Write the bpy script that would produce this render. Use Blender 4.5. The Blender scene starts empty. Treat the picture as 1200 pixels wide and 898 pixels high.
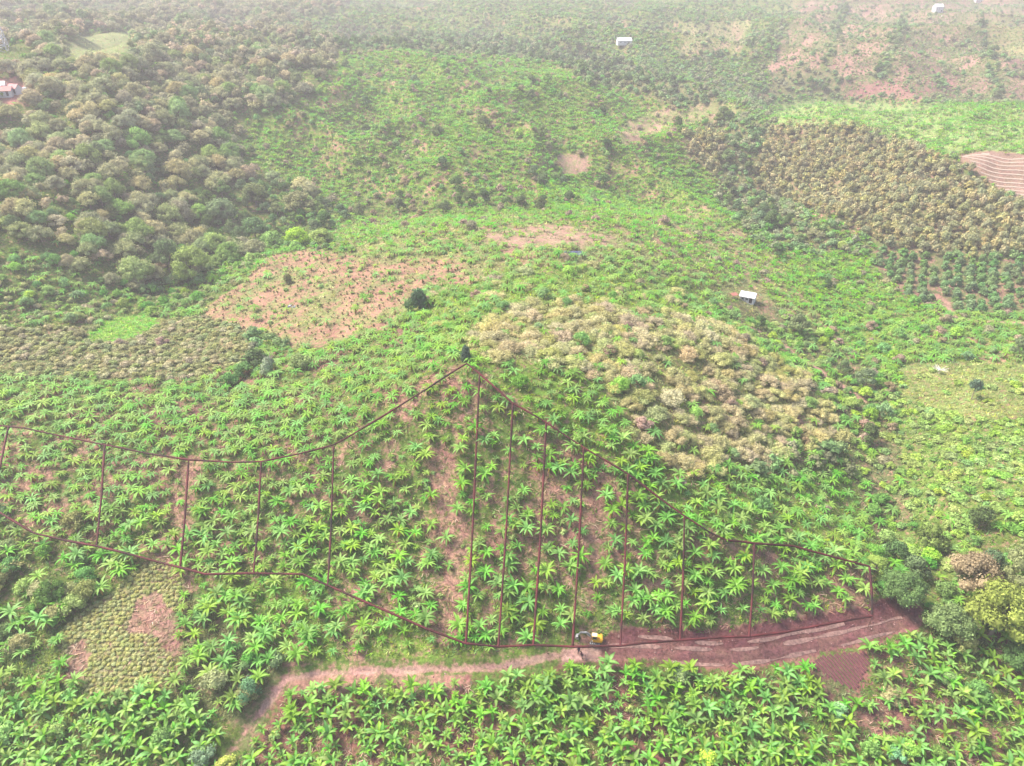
import bpy, bmesh, math, random
import numpy as np
from mathutils import Vector, Matrix
R = math.radians
rng = np.random.default_rng(7)
random.seed(7)
scn = bpy.context.scene

# ------------------------------------------------------------------ camera, sky, sun, exposure
CAMZ, PITCH, FPX, CX, CY = 100.0, R(30), 840.0, 600.0, 449.0
cam_d = bpy.data.cameras.new('camera')
cam = bpy.data.objects.new('camera', cam_d)
scn.collection.objects.link(cam)
cam.location = (0, 0, CAMZ)
cam.rotation_euler = (R(90) - PITCH, 0, 0)
cam_d.sensor_width = 36
cam_d.lens = FPX / 1200 * 36
cam_d.clip_start = 1
cam_d.clip_end = 9000
scn.camera = cam

SUN_EL, SUN_AZ = R(52), R(-70)      # azimuth measured from +Y towards +X
world = bpy.data.worlds.new('World')
scn.world = world
world.use_nodes = True
nt = world.node_tree
bg = nt.nodes['Background']
sky = nt.nodes.new('ShaderNodeTexSky')
sky.sky_type = 'NISHITA'
sky.sun_disc = False
sky.sun_elevation = SUN_EL
sky.sun_rotation = SUN_AZ
sky.air_density = 1.0
sky.dust_density = 4.0
sky.ozone_density = 0.6
nt.links.new(sky.outputs[0], bg.inputs[0])
bg.inputs[1].default_value = 0.10
sl = bpy.data.lights.new('sun', 'SUN')
sl.energy = 2.8
sl.angle = R(16)
sl.color = (1.0, 0.92, 0.81)
so = bpy.data.objects.new('sun', sl)
scn.collection.objects.link(so)
sd = Vector((math.sin(SUN_AZ) * math.cos(SUN_EL), math.cos(SUN_AZ) * math.cos(SUN_EL), math.sin(SUN_EL)))
so.rotation_euler = sd.to_track_quat('Z', 'Y').to_euler()
scn.view_settings.view_transform = 'Standard'
scn.view_settings.look = 'None'
scn.view_settings.exposure = 1.40
scn.view_settings.gamma = 1.0
scn.render.engine = 'CYCLES'
scn.cycles.max_bounces = 5
scn.cycles.diffuse_bounces = 3
scn.cycles.transmission_bounces = 3
scn.cycles.volume_bounces = 0
HAZE = 0.00054
HAZE_COL = (0.96, 0.92, 0.96)

# ------------------------------------------------------------------ camera maths
CP, SP = math.cos(PITCH), math.sin(PITCH)
def project(x, y, z):
    dz = z - CAMZ
    d = y * CP - dz * SP
    u = y * SP + dz * CP
    d = np.where(d < 1, 1, d)
    return CX + FPX * x / d, CY - FPX * u / d, d
def ray(px, py):
    a = (px - CX) / FPX
    b = -(py - CY) / FPX
    return a, CP + b * SP, -SP + b * CP

# ------------------------------------------------------------------ noise
def vnoise(x, y, s, seed):
    x = np.asarray(x, float) / s; y = np.asarray(y, float) / s
    xi = np.floor(x).astype(np.int64); yi = np.floor(y).astype(np.int64)
    xf = x - xi; yf = y - yi
    xf = xf * xf * (3 - 2 * xf); yf = yf * yf * (3 - 2 * yf)
    def h(a, b):
        n = (a * 374761393 + b * 668265263 + seed * 974634777) & 0x7fffffff
        n = ((n ^ (n >> 13)) * 1274126177) & 0x7fffffff
        n = n ^ (n >> 16)
        return (n & 0xffff) / 65535.0
    return ((h(xi, yi) * (1 - xf) + h(xi + 1, yi) * xf) * (1 - yf) + (h(xi, yi + 1) * (1 - xf) + h(xi + 1, yi + 1) * xf) * yf)
def fbm(x, y, s, seed):
    return 0.5 * vnoise(x, y, s, seed) + 0.3 * vnoise(x, y, s * .47, seed + 1) + 0.2 * vnoise(x, y, s * .21, seed + 2)

# ------------------------------------------------------------------ terrain: survey points (where, height) and a smooth surface through them
CTRL = [(0,898,-4),(300,898,-6),(600,898,-5),(900,898,-6),(1200,898,-8),
(0,780,-1),(150,780,0),(330,790,-.5),(600,830,-2.5),(900,830,-4),(1100,800,-4),(1200,780,-5),
(340,785,0),(450,782,0),(560,775,0),(680,765,0),(800,762,0),(860,765,-.3),(960,745,-.8),(1060,715,-1.5),
(0,600,7),(113,640,5),(211,665,4),(300,673,4),(384,686,3.5),(545,745,1.5),(730,735,2.5),(880,728,2),
(545,600,12),(600,520,21),(545,430,30),(640,497,23.5),(735,557,18),(800,605,13),(860,635,10),(1020,665,3),(640,600,13),(730,650,9),
(450,600,10),(450,487,22),(392,521,17),(307,541,14),(220,540,13),(120,521,13),(0,499,14),(300,600,9),(150,590,9),
(450,430,22),(350,420,17),(250,450,14),(100,450,14),(0,450,15),
(400,350,19),(300,360,15),(500,330,22),(480,380,23),(560,320,24),(300,310,13),
(180,350,8),(200,400,12),(100,370,12),(0,370,15),
(0,300,24),(100,300,20),(200,290,11),(300,270,9),(0,200,38),(100,220,31),(200,220,22),(300,210,18),(380,240,11),
(150,150,41),(0,130,50),(100,100,52),(115,50,60),(300,130,36),(400,130,32),(0,50,60),(250,50,54),(0,0,66),(300,0,62),
(650,400,27),(750,400,25),(850,410,17),(800,480,18),(900,500,9),(960,520,6),(700,450,26),(750,500,21),(850,560,11),(900,600,7),(1000,600,2),(950,450,6),
(1050,620,-2),(1040,560,-1),(1000,480,1),(930,420,4),(870,370,7),
(1100,650,1),(1200,640,6),(1100,560,4),(1200,520,8),(1100,450,5),(1200,440,7),(1150,380,4),(1200,370,5),(1000,400,2),(1060,350,2),(950,350,4),
(875,345,8),(800,330,16),(700,330,24),(850,300,8),(900,290,4),
(600,340,27),(700,290,23),(600,280,24),(500,270,22),(450,280,20),(760,270,18),(830,260,8),
(500,240,12),(620,240,12),(700,245,13),(400,260,10),(870,200,13),(860,250,5),(500,200,20),(620,180,22),(500,140,30),(640,130,32),(550,90,42),(700,150,26),(770,120,30),(820,150,22),
(450,55,44),(600,70,39),(700,95,32),(800,110,28),(870,150,20),
(600,30,52),(730,45,48),(600,0,63),(800,50,46),(800,0,62),(900,80,36),(900,20,54),
(1000,260,10),(1100,290,8),(1200,300,10),(1000,200,20),(1100,200,22),(1200,210,24),(950,170,22),(1000,130,28),(1200,130,30),(1000,112,28),(1200,125,30),(1050,60,44),(1200,60,45),(1050,0,64),(1200,0,65)]
cp = np.array(CTRL, float)
ax_, ay_, az_ = ray(cp[:, 0], cp[:, 1])
t_ = (cp[:, 2] - CAMZ) / az_
P = np.stack([ax_ * t_, ay_ * t_, cp[:, 2]], 1)
far = [(-1500,1500,78),(0,1550,76),(1500,1500,78),(-1100,900,74),(1150,1000,72),(-1600,2400,80),(0,2600,78),(1600,2400,80),(-700,500,66),(-500,200,42),(-300,60,14),(700,500,40),(520,250,20),(300,60,2),
       (0,20,-10),(-150,-100,-14),(200,-100,-16),(0,-500,-20),(-1500,0,30),(1500,0,20),(-1500,1200,70),(1500,1200,70)]
P = np.vstack([P, np.array(far, float)])
S_ = 100.0
def tps_k(r2): return 0.5 * r2 * np.log(r2 + 1e-9)
A = P[:, :2] / S_
n_ = len(A)
K = tps_k(((A[:, None] - A[None]) ** 2).sum(-1)) + np.eye(n_) * 0.004
Q = np.hstack([np.ones((n_, 1)), A])
M = np.block([[K, Q], [Q.T, np.zeros((3, 3))]])
sol = np.linalg.solve(M, np.concatenate([P[:, 2], np.zeros(3)]))
def tps(x, y):
    x = x.ravel() / S_; y = y.ravel() / S_
    out = sol[n_] + sol[n_ + 1] * x + sol[n_ + 2] * y
    for i in range(n_):
        out = out + sol[i] * tps_k((x - A[i, 0]) ** 2 + (y - A[i, 1]) ** 2)
    return out
def axis(segs):
    out = [segs[0][0]]
    for a, b, s in segs:
        n = max(1, int(round((b - a) / s)))
        out += list(np.linspace(a, b, n + 1)[1:])
    return np.array(out)
XS = axis([(-3000,-1000,250),(-1000,-600,14),(-600,-260,6),(-260,-100,2),(-100,100,.8),(100,260,2),(260,600,6),(600,1000,14),(1000,3000,250)])
YS = axis([(-600,0,60),(0,48,4),(48,150,.65),(150,300,1.1),(300,760,3.2),(760,1300,9),(1300,3000,170)])
GX, GY = np.meshgrid(XS, YS)
GZ = tps(GX, GY).reshape(GX.shape)
GZ = np.where(GZ > 84, 84 + 8 * np.tanh((GZ - 84) / 8), GZ)
dd_ = np.hypot(GX, GY)
amp = np.clip(dd_ / 260, .35, 2.2)
fold = np.clip((dd_ - 235) / 170, 0, 1); fold = fold * fold * (3 - 2 * fold)
rdg = 1 - 2 * np.abs(fbm(GX + .35 * GY, GY * .7, 120, 12) - .5)
GZ = GZ + fold * ((rdg - .78) * 44 + (fbm(GX, GY, 60, 14) - .5) * 12)
GZ = GZ - 4.5 * np.exp(-((np.hypot(GX - 78, (GY - 120) * .6)) / 14) ** 2)
GZ = np.minimum(GZ, 92)
GZ = GZ + (fbm(GX, GY, 22, 3) - .5) * 1.6 * amp + (vnoise(GX, GY, 4.5, 9) - .5) * .35
def H(x, y):
    x = np.asarray(x, float); y = np.asarray(y, float)
    i = np.clip(np.searchsorted(XS, x) - 1, 0, len(XS) - 2)
    j = np.clip(np.searchsorted(YS, y) - 1, 0, len(YS) - 2)
    u = np.clip((x - XS[i]) / (XS[i + 1] - XS[i]), 0, 1)
    v = np.clip((y - YS[j]) / (YS[j + 1] - YS[j]), 0, 1)
    return (GZ[j, i] * (1 - u) + GZ[j, i + 1] * u) * (1 - v) + (GZ[j + 1, i] * (1 - u) + GZ[j + 1, i + 1] * u) * v
TT = np.geomspace(60, 1700, 1000)
def ground(px, py, h=0.0):
    """the spot on the hillside seen in that direction, h metres above the soil"""
    ax, ay, az = ray(px, py)
    X = ax * TT; Y = ay * TT; Z = CAMZ + az * TT
    below = Z < H(X, Y) + h
    k = int(np.argmax(below)) if below.any() else len(TT) - 1
    k = max(k, 1)
    a, b = TT[k - 1], TT[k]
    for _ in range(14):
        m = (a + b) / 2
        if CAMZ + az * m < float(H(ax * m, ay * m)) + h: b = m
        else: a = m
    return np.array([ax * b, ay * b, CAMZ + az * b])
def poly_w(pts, h=0.0): return np.array([ground(a, b, h) for a, b in pts])
def seen(x, y, z):
    ok = np.ones(len(x), bool)
    for f in np.linspace(.3, .985, 46):
        ok &= (CAMZ + (z - CAMZ) * f) > H(x * f, y * f) - .3
    return ok
def dist_poly(x, y, pts):
    best = np.full(np.shape(x), 1e9)
    for a, b in zip(pts[:-1], pts[1:]):
        d = b[:2] - a[:2]; L = (d ** 2).sum() + 1e-9
        t = np.clip(((x - a[0]) * d[0] + (y - a[1]) * d[1]) / L, 0, 1)
        best = np.minimum(best, np.hypot(x - a[0] - t * d[0], y - a[1] - t * d[1]))
    return best
def inside(x, y, poly):
    r = np.zeros(np.shape(x), bool)
    n = len(poly)
    for i in range(n):
        x1, y1 = poly[i][0], poly[i][1]; x2, y2 = poly[(i + 1) % n][0], poly[(i + 1) % n][1]
        c = (y1 > y) != (y2 > y)
        with np.errstate(divide='ignore', invalid='ignore'):
            xx = (x2 - x1) * (y - y1) / (y2 - y1 + 1e-12) + x1
        r ^= c & (x < xx)
    return r

# ------------------------------------------------------------------ land use: outline, soil/herb colours, how bare, and what grows there
SOIL = (.37, .205, .155); SOILP = (.37, .23, .175); DARKSOIL = (.16, .062, .062); HERB = (.14, .22, .045); LIME = (.19, .30, .05); DULL = (.17, .20, .075); PALE = (.27, .30, .11)
Z = []
def zone(name, poly, soil=SOIL, herb=HERB, bare=.3, **d): Z.append((name, poly, soil, herb, bare, d))
zone('far slope', [(-400,-400),(1600,-400),(1600,130),(-400,130)], herb=HERB, bare=.25, far=.75, weed=1., ban=.5, row=.8)
zone('banana slope', [(330,70),(480,58),(560,62),(640,72),(700,90),(800,115),(850,135),(870,180),(850,250),(900,300),(1010,300),(1080,360),(1600,360),(1600,470),(1040,470),(700,330),(600,280),(380,280),(300,260),(250,160)], herb=LIME, bare=.34, ban=.8, weed=1., brown=.16, green=.16, dark=.03, small=.4)
zone('left forest', [(-400,-60),(440,-60),(400,15),(330,30),(400,55),(390,85),(350,120),(290,150),(285,190),(330,215),(395,240),(395,265),(340,285),(290,300),(235,330),(190,330),(160,345),(110,365),(-400,385)], herb=HERB, bare=.12, grey=.9, green=.3, weed=.8, ban=.2, dark=.14)
zone('mixed left', [(-400,300),(60,300),(130,345),(160,345),(235,330),(290,300),(400,268),(420,300),(300,310),(290,335),(240,365),(220,400),(-400,400)], herb=HERB, bare=.15, ban=.55, weed=.9, green=.45, coffee=.3)
zone('green clumps', [(230,230),(290,215),(390,240),(395,268),(340,290),(250,295)], herb=HERB, bare=.1, dark=.6, green=.8, weed=.6)
zone('plateau', [(380,255),(450,250),(640,247),(830,240),(870,270),(930,330),(980,400),(700,420),(540,330),(420,300)], herb=PALE, bare=.33, ban=.5, weed=1., brown=.05, small=.25)
zone('hilltop', [(470,360),(560,318),(720,310),(860,350),(930,400),(980,440),(700,470),(560,440),(545,430),(450,430),(400,420),(450,385)], herb=LIME, bare=.12, ban=.42, weed=1., green=.10, small=.2, tan=.07, brown=.05)
zone('red field', [(238,362),(290,330),(300,305),(360,290),(430,302),(520,302),(572,315),(555,332),(500,335),(478,362),(450,385),(400,400),(350,410),(310,395),(258,392)], soil=(.34,.185,.135), herb=PALE, bare=.60, weed=.6, seedling=.7, ban=.12, small=.10)
zone('pale red patch', [(560,275),(640,262),(700,272),(760,285),(690,292),(600,290)], soil=SOILP, herb=PALE, bare=.62, weed=.5, ban=.15)
zone('low shrubs', [(-400,395),(60,385),(150,378),(230,372),(300,388),(290,430),(225,452),(100,446),(0,462),(-400,462)], herb=DULL, bare=.15, coffee=.88, weed=.7, brown=.03)
zone('bright grass', [(95,402),(120,375),(170,366),(190,380),(140,402)], herb=(.19,.40,.05), bare=.1, weed=1.)
zone('upper bananas', [(-400,450),(100,442),(225,450),(300,425),(330,412),(400,402),(450,385),(480,365),(545,425),(450,490),(390,525),(300,545),(200,542),(0,503),(-400,490)], soil=(.26,.13,.105), herb=HERB, bare=.38, ban=.88, weed=.6)
zone('plots', [(-400,485),(0,498),(120,520),(220,538),(300,542),(390,522),(547,424),(640,495),(735,556),(800,604),(860,634),(1020,665),(1024,725),(800,752),(670,762),(545,772),(330,780),(300,750),(200,680),(110,645),(0,605),(-400,560)], herb=HERB, bare=.46, ban=.98, weed=.6, small=.12)
zone('ridge back', [(640,430),(700,450),(745,520),(800,560),(900,560),(1010,560),(1060,640),(1030,665),(860,634),(800,604),(735,556),(640,495),(547,424)], herb=LIME, bare=.15, ban=.75, weed=.85, brown=.06, green=.08)
zone('tan bushes', [(548,388),(600,362),(660,355),(740,360),(850,385),(920,430),(990,480),(1005,530),(930,520),(890,548),(800,556),(748,522),(705,450),(640,430),(560,418)], herb=(.25,.29,.09), bare=.15, tan=.92, green=.10, brown=.06, weed=.9, ban=.10)
zone('gully', [(830,350),(900,355),(1010,420),(1060,470),(1080,560),(1090,640),(1040,650),(1000,570),(990,500),(930,430)], herb=DULL, bare=.2, brown=.35, green=.6, dark=.14, ban=.3, weed=1., weedshrub=.5)
zone('right weeds', [(1050,435),(1600,435),(1600,640),(1200,650),(1080,650),(1060,560),(1040,480)], herb=(.17,.27,.055), bare=.06, weedshrub=.9, weed=1.)
zone('right pasture', [(1055,425),(1600,425),(1600,500),(1130,490),(1060,470)], herb=(.25,.31,.09), bare=.15, weed=1., weedshrub=.16)
zone('right forest', [(1040,612),(1200,600),(1600,600),(1600,745),(1100,745),(1065,700),(1025,700),(1022,655)], herb=HERB, bare=.15, dark=.35, green=.55, weedshrub=.5, ban=.25, weed=.7)
zone('maroon bank', [(705,745),(735,733),(800,740),(880,732),(950,722),(1010,710),(1060,696),(1082,710),(1070,732),(1000,746),(900,762),(800,762),(720,760)], soil=DARKSOIL, herb=DARKSOIL, bare=1., weed=.05)
zone('left bushes', [(-400,620),(0,632),(110,662),(205,690),(200,700),(150,700),(100,745),(60,800),(-400,800)], herb=HERB, bare=.05, green=.45, dark=.25, olive=.55, ban=.30, weed=1.)
zone('between', [(150,690),(200,680),(300,750),(335,790),(330,820),(290,880),(230,860),(180,810),(210,770)], herb=DULL, bare=.3, green=.35, ban=.5, weed=.9, olive=.25)
zone('plots below line', [(211,668),(300,676),(384,690),(545,757),(640,762),(545,772),(420,772),(330,778),(290,745)], herb=LIME, bare=.38, ban=.8, weed=.6)
zone('tussocks', [(65,745),(120,700),(185,655),(215,680),(205,720),(212,760),(190,800),(130,818),(100,812)], soil=SOILP, herb=(.32,.33,.12), bare=.1, tussock=1., weed=.3)
zone('dirt left', [(74,797),(80,760),(100,748),(106,768),(92,795)], soil=(.34,.19,.15), herb=DULL, bare=.8)
zone('dirt mid', [(150,742),(160,705),(188,690),(208,725),(214,768),(198,770),(182,748)], soil=(.34,.19,.15), herb=DULL, bare=.8, weed=.08)
zone('bottom left bananas', [(-400,800),(60,798),(110,815),(190,810),(280,850),(260,960),(250,1500),(-400,1500)], herb=HERB, bare=.3, banb=.9, weed=.7, green=.03)
zone('bottom bananas', [(300,860),(330,815),(400,798),(560,790),(700,770),(800,775),(930,770),(960,800),(970,960),(980,1500),(260,1500),(270,960)], soil=(.25,.11,.09), herb=HERB, bare=.45, banb=.95, weed=.4, small=.03)
zone('below road bare', [(335,792),(420,788),(540,788),(560,800),(500,825),(430,802),(380,820),(340,808)], soil=SOIL, herb=DULL, bare=.6, banb=.45, weed=.6)
zone('bottom right', [(960,800),(940,762),(1020,748),(1070,722),(1100,740),(1600,740),(1600,1500),(980,1500),(975,960)], soil=(.26,.11,.10), herb=HERB, bare=.45, banb=.62, weed=.6, green=.10, olive=.10)
zone('dirt right', [(925,772),(965,768),(985,800),(1010,818),(1060,830),(1080,860),(1020,862),(985,845),(950,800)], soil=(.30,.14,.12), herb=DULL, bare=.65, weed=.4, banb=.3)
zone('tan orchard', [(800,160),(870,148),(1000,152),(1110,188),(1150,218),(1200,248),(1500,300),(1500,305),(1200,300),(1100,302),(1030,290),(960,250),(880,232),(810,190)], herb=DULL, bare=.3, orch_tan=.97)
zone('dark orchard', [(1020,292),(1100,302),(1500,305),(1500,362),(1130,368),(1080,358),(1035,330)], soil=(.30,.16,.13), herb=DULL, bare=.45, orch_dark=.92, weed=.3, ban=.05)
zone('bright plateau', [(900,122),(960,117),(1080,120),(1500,140),(1500,195),(1200,183),(1130,176),(1105,186),(1000,152),(905,148)], herb=(.27,.40,.12), bare=.12, ban=.5, weed=.9, small=.05)
zone('terraces', [(900,112),(905,70),(930,20),(1000,-60),(1500,-60),(1500,125),(1080,116)], soil=(.36,.20,.17), herb=DULL, bare=.45, far=.2, weed=1., row=1.)
for hp in ([(985,5),(994,5),(975,70),(962,112),(950,112),(966,70)], [(1060,10),(1068,10),(1042,80),(1024,115),(1012,115)], [(1145,20),(1154,20),(1167,60),(1172,115),(1160,115),(1155,60)], [(820,60),(900,40),(905,52),(825,75)]):
    zone('hedge', hp, herb=HERB, bare=.1, far=1., dark=.5, weed=.6)
zone('dark scrub', [(905,86),(985,80),(992,114),(905,112)], herb=DULL, bare=.1, far=1., dark=.45, weed=.5)
zone('red strip', [(990,94),(1110,90),(1130,116),(990,114)], soil=(.30,.14,.13), herb=DULL, bare=.6, weed=.6, row=.9, far=.1)
zone('orange strip', [(1150,30),(1600,30),(1600,70),(1165,66)], soil=(.34,.24,.14), herb=PALE, bare=.45, weed=.7, row=.9, far=.1)
zone('pale strip', [(800,28),(880,22),(870,60),(800,66)], soil=(.34,.23,.16), herb=PALE, bare=.4, weed=.8, row=1., far=.2)
zone('striped field', [(1120,184),(1150,178),(1500,200),(1500,290),(1200,238),(1155,212)], soil=(.23,.155,.12), herb=SOIL, bare=1.)
zone('green pasture', [(68,62),(95,42),(150,36),(168,44),(152,62),(138,76),(104,78)], herb=(.25,.32,.12), bare=.1, weed=.15)
zone('red yard', [(-200,95),(20,92),(45,103),(42,122),(-200,130)], soil=(.5,.22,.18), herb=SOIL, bare=.9)
zone('grass gap', [(50,92),(88,88),(90,98),(60,102)], herb=(.22,.40,.10), bare=.05, weed=.1)
zone('tree belt', [(400,60),(400,42),(520,42),(650,50),(720,70),(800,95),(870,130),(900,150),(880,215),(920,240),(1000,290),(960,300),(880,268),(840,240),(850,170),(790,125),(690,98),(640,72),(480,60)], herb=DULL, bare=.1, far=1., dark=.45, green=.2, weed=.9, small=.4)
zone('valley shrubs', [(385,262),(400,235),(560,225),(650,238),(650,248),(450,256)], herb=HERB, bare=.1, ban=.4, dark=.30, brown=.30, weed=.9)
zone('stripe track', [(720,152),(770,128),(860,122),(868,135),(790,150),(735,172)], soil=SOILP, herb=PALE, bare=.45, weed=.5, ban=.15, brown=.08)
zone('mid bare', [(650,182),(690,180),(688,205),(655,208)], soil=SOILP, herb=PALE, bare=.7, weed=.3)
NZ = len(Z)
def zones(x, y, z=None):
    z = H(x, y) if z is None else z
    px, py, d = project(x, y, z)
    px = px + (fbm(x, y, 7, 21) - .5) * 14; py = py + (fbm(x, y, 7, 31) - .5) * 7
    px = np.clip(px, -390, 1590)
    zi = np.full(np.shape(x), 0)
    for i, zz in enumerate(Z):
        zi[inside(px, py, zz[1])] = i
    return zi
ROAD = poly_w([(270,880),(292,850),(315,820),(335,795),(370,788),(440,784),(500,784),(560,783),(610,776),(650,768),(690,765),(745,763),(800,767),(845,771),(900,767),(950,756),(1000,745),(1050,732),(1072,726)])
TRACKS = [poly_w([(1090,345),(1108,355),(1118,372),(1150,377),(1205,378),(1300,380)]), poly_w([(868,378),(905,395),(935,418),(975,445),(1012,470)])]
BARES = [(poly_w([(515,540),(520,590),(535,640),(525,700),(520,735)]), 2.6, .16), (poly_w([(225,545),(215,590),(200,650)]), 2.4, .2), (poly_w([(690,600),(700,640),(690,700)]), 1.7, .3), (poly_w([(585,600),(575,680),(570,740)]), 1.0, .2), (poly_w([(165,455),(185,490),(200,510)]), 2.0, .6)]

zg = zones(GX, GY, GZ)
soil = np.array([z[2] for z in Z])[zg]; herb = np.array([z[3] for z in Z])[zg]; bare = np.array([z[4] for z in Z])[zg]
nz = fbm(GX, GY, 9, 5) * .62 + fbm(GX, GY, 2.6, 15) * .38
nz = (nz - .5) * 1.5 + .5
b_ = np.clip((bare - nz) * 3.2 + .5, 0, 1)
for pl, w, a in BARES:
    b_ = np.maximum(b_, np.clip((w * 1.4 - dist_poly(GX, GY, pl) + (vnoise(GX, GY, 2, 77) - .5) * 2) / 1.6, 0, 1) * .85)
col = soil.copy()
v_ = .68 + .64 * fbm(GX, GY, 4.2, 40)
col = col * v_[..., None]
# terraces: bands along the far hillside
b_ = np.where(zg == [z[0] for z in Z].index('red field'), b_ * .95, b_)
ter = (zg == [z[0] for z in Z].index('terraces'))
band = np.sin((GY + (fbm(GX, GY, 60, 8)) * 30) / 2.6)
col[ter] = (col * (1 + .18 * band[..., None]))[ter]
dr = dist_poly(GX, GY, ROAD)
wob = (vnoise(GX, GY, 3, 55) - .5) * .8
halfw = np.where(GX > 20, 1.65, np.where(GX > 8, 1.5, .75))
rm = np.clip((halfw + wob - dr) / .7, 0, 1)
hcol = herb * v_[..., None] * .78  # herb tone darkened to paint in the shade between tufts
rc = np.where((GX > 15)[..., None], np.array((.21, .10, .09)), np.array((.38, .24, .20)))
rc = rc * (.85 + .3 * vnoise(GX, GY, 1.3, 66))[..., None]
rut = np.clip(1 - np.abs(dr - np.where(GX > 15, 1.1, .55)) / .4, 0, 1)
rc = rc * (1 + .3 * rut[..., None])
col = col * (1 - rm[..., None]) + rc * rm[..., None]
for tr, w in ((TRACKS[0], 1.4), (TRACKS[1], 1.3)):
    m = np.clip((w + wob - dist_poly(GX, GY, tr)) / .8, 0, 1)[..., None]
    col = col * (1 - m) + np.array((.42, .25, .2)) * m
GZ = GZ - np.clip((halfw + .6 - dr) / 1.2, 0, 1) * .35
BAREMASK = b_
b_ = np.maximum(b_, rm * 1.6); b_ = np.where(zg == [z[0] for z in Z].index('maroon bank'), 1.6, b_)
for tr, w in ((TRACKS[0], 1.4), (TRACKS[1], 1.3)): b_ = np.maximum(b_, 1.6 * np.clip((w + wob - dist_poly(GX, GY, tr)) / .8, 0, 1))

# ------------------------------------------------------------------ helpers: materials, meshes, things
def mat(name, build):
    m = bpy.data.materials.new(name); m.use_nodes = True
    n = m.node_tree.nodes; l = m.node_tree.links
    build(m, n, l, n['Principled BSDF'])
    return m
def plain(name, c, rough=.6, metal=0., amt=.12, scale=6.):
    def b(m, n, l, p):
        t = n.new('ShaderNodeTexNoise'); t.inputs['Scale'].default_value = scale; t.inputs['Detail'].default_value = 5
        g = n.new('ShaderNodeTexCoord'); l.new(g.outputs['Object'], t.inputs['Vector'])
        r = n.new('ShaderNodeMapRange'); r.inputs[1].default_value = .3; r.inputs[2].default_value = .7; r.inputs[3].default_value = 1 - amt; r.inputs[4].default_value = 1 + amt
        l.new(t.outputs[0], r.inputs[0])
        mx = n.new('ShaderNodeVectorMath'); mx.operation = 'SCALE'; mx.inputs[0].default_value = c
        l.new(r.outputs[0], mx.inputs['Scale']); l.new(mx.outputs[0], p.inputs['Base Color'])
        p.inputs['Roughness'].default_value = rough; p.inputs['Metallic'].default_value = metal
    return mat(name, b)
def leafy(name, hv=.03, sat=.2, val=.35, trans=.3, rough=.55, spec=.3, tint=None, tfac=0.):
    def b(m, n, l, p):
        at = n.new('ShaderNodeAttribute'); at.attribute_name = 'tone'
        va = n.new('ShaderNodeAttribute'); va.attribute_name = 'var'
        oi = n.new('ShaderNodeObjectInfo')
        s = n.new('ShaderNodeMath'); s.operation = 'ADD'; l.new(va.outputs['Fac'], s.inputs[0]); l.new(oi.outputs['Random'], s.inputs[1])
        f1 = n.new('ShaderNodeMath'); f1.operation = 'FRACT'; l.new(s.outputs[0], f1.inputs[0])
        k = n.new('ShaderNodeMath'); k.operation = 'MULTIPLY'; k.inputs[1].default_value = 7.31; l.new(s.outputs[0], k.inputs[0])
        f2 = n.new('ShaderNodeMath'); f2.operation = 'FRACT'; l.new(k.outputs[0], f2.inputs[0])
        k3 = n.new('ShaderNodeMath'); k3.operation = 'MULTIPLY'; k3.inputs[1].default_value = 23.7; l.new(s.outputs[0], k3.inputs[0])
        f3 = n.new('ShaderNodeMath'); f3.operation = 'FRACT'; l.new(k3.outputs[0], f3.inputs[0])
        def rng_(src, a, b_):
            r = n.new('ShaderNodeMapRange'); r.inputs[3].default_value = a; r.inputs[4].default_value = b_; l.new(src, r.inputs[0]); return r.outputs[0]
        hs = n.new('ShaderNodeHueSaturation')
        l.new(at.outputs['Color'], hs.inputs['Color'])
        l.new(rng_(f1.outputs[0], .5 - hv, .5 + hv), hs.inputs['Hue'])
        l.new(rng_(f2.outputs[0], 1 - sat, 1 + sat), hs.inputs['Saturation'])
        l.new(rng_(f3.outputs[0], 1 - val, 1 + val), hs.inputs['Value'])
        csock = hs.outputs[0]
        l.new(csock, p.inputs['Base Color'])
        p.inputs['Roughness'].default_value = rough
        p.inputs['Specular IOR Level'].default_value = spec
        tb = n.new('ShaderNodeBsdfTranslucent'); l.new(csock, tb.inputs['Color'])
        mx = n.new('ShaderNodeMixShader'); mx.inputs[0].default_value = trans
        l.new(p.outputs[0], mx.inputs[1]); l.new(tb.outputs[0], mx.inputs[2])
        l.new(mx.outputs[0], n['Material Output'].inputs[0])
    return mat(name, b)
def mk_mesh(name, V, T, cols=None, var=None, mats=(), mi=None, smooth=False):
    V = np.asarray(V, np.float32); T = np.asarray(T, np.int32)
    k = T.shape[1]
    me = bpy.data.meshes.new(name)
    me.vertices.add(len(V)); me.vertices.foreach_set('co', V.ravel())
    me.loops.add(T.size); me.loops.foreach_set('vertex_index', T.ravel())
    me.polygons.add(len(T)); me.polygons.foreach_set('loop_start', np.arange(0, T.size, k, dtype=np.int32))
    me.polygons.foreach_set('loop_total', np.full(len(T), k, np.int32))
    if mi is not None: me.polygons.foreach_set('material_index', np.asarray(mi, np.int32))
    me.update(calc_edges=True)
    if smooth: me.polygons.foreach_set('use_smooth', np.ones(len(T), bool))
    if cols is not None:
        a = me.color_attributes.new('tone', 'FLOAT_COLOR', 'POINT')
        c = np.ones((len(V), 4), np.float32); c[:, :3] = cols
        a.data.foreach_set('color', c.ravel())
    if var is not None:
        a = me.attributes.new('var', 'FLOAT', 'POINT'); a.data.foreach_set('value', np.asarray(var, np.float32))
    for m in mats: me.materials.append(m)
    return me
def link(name, me, parent=None):
    o = bpy.data.objects.new(name, me); scn.collection.objects.link(o)
    if parent is not None: o.parent = parent
    return o
def tag(o, label=None, cat=None, group=None, kind=None):
    if label: o['label'] = label
    if cat: o['category'] = cat
    if group: o['group'] = group
    if kind: o['kind'] = kind
    return o
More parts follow.
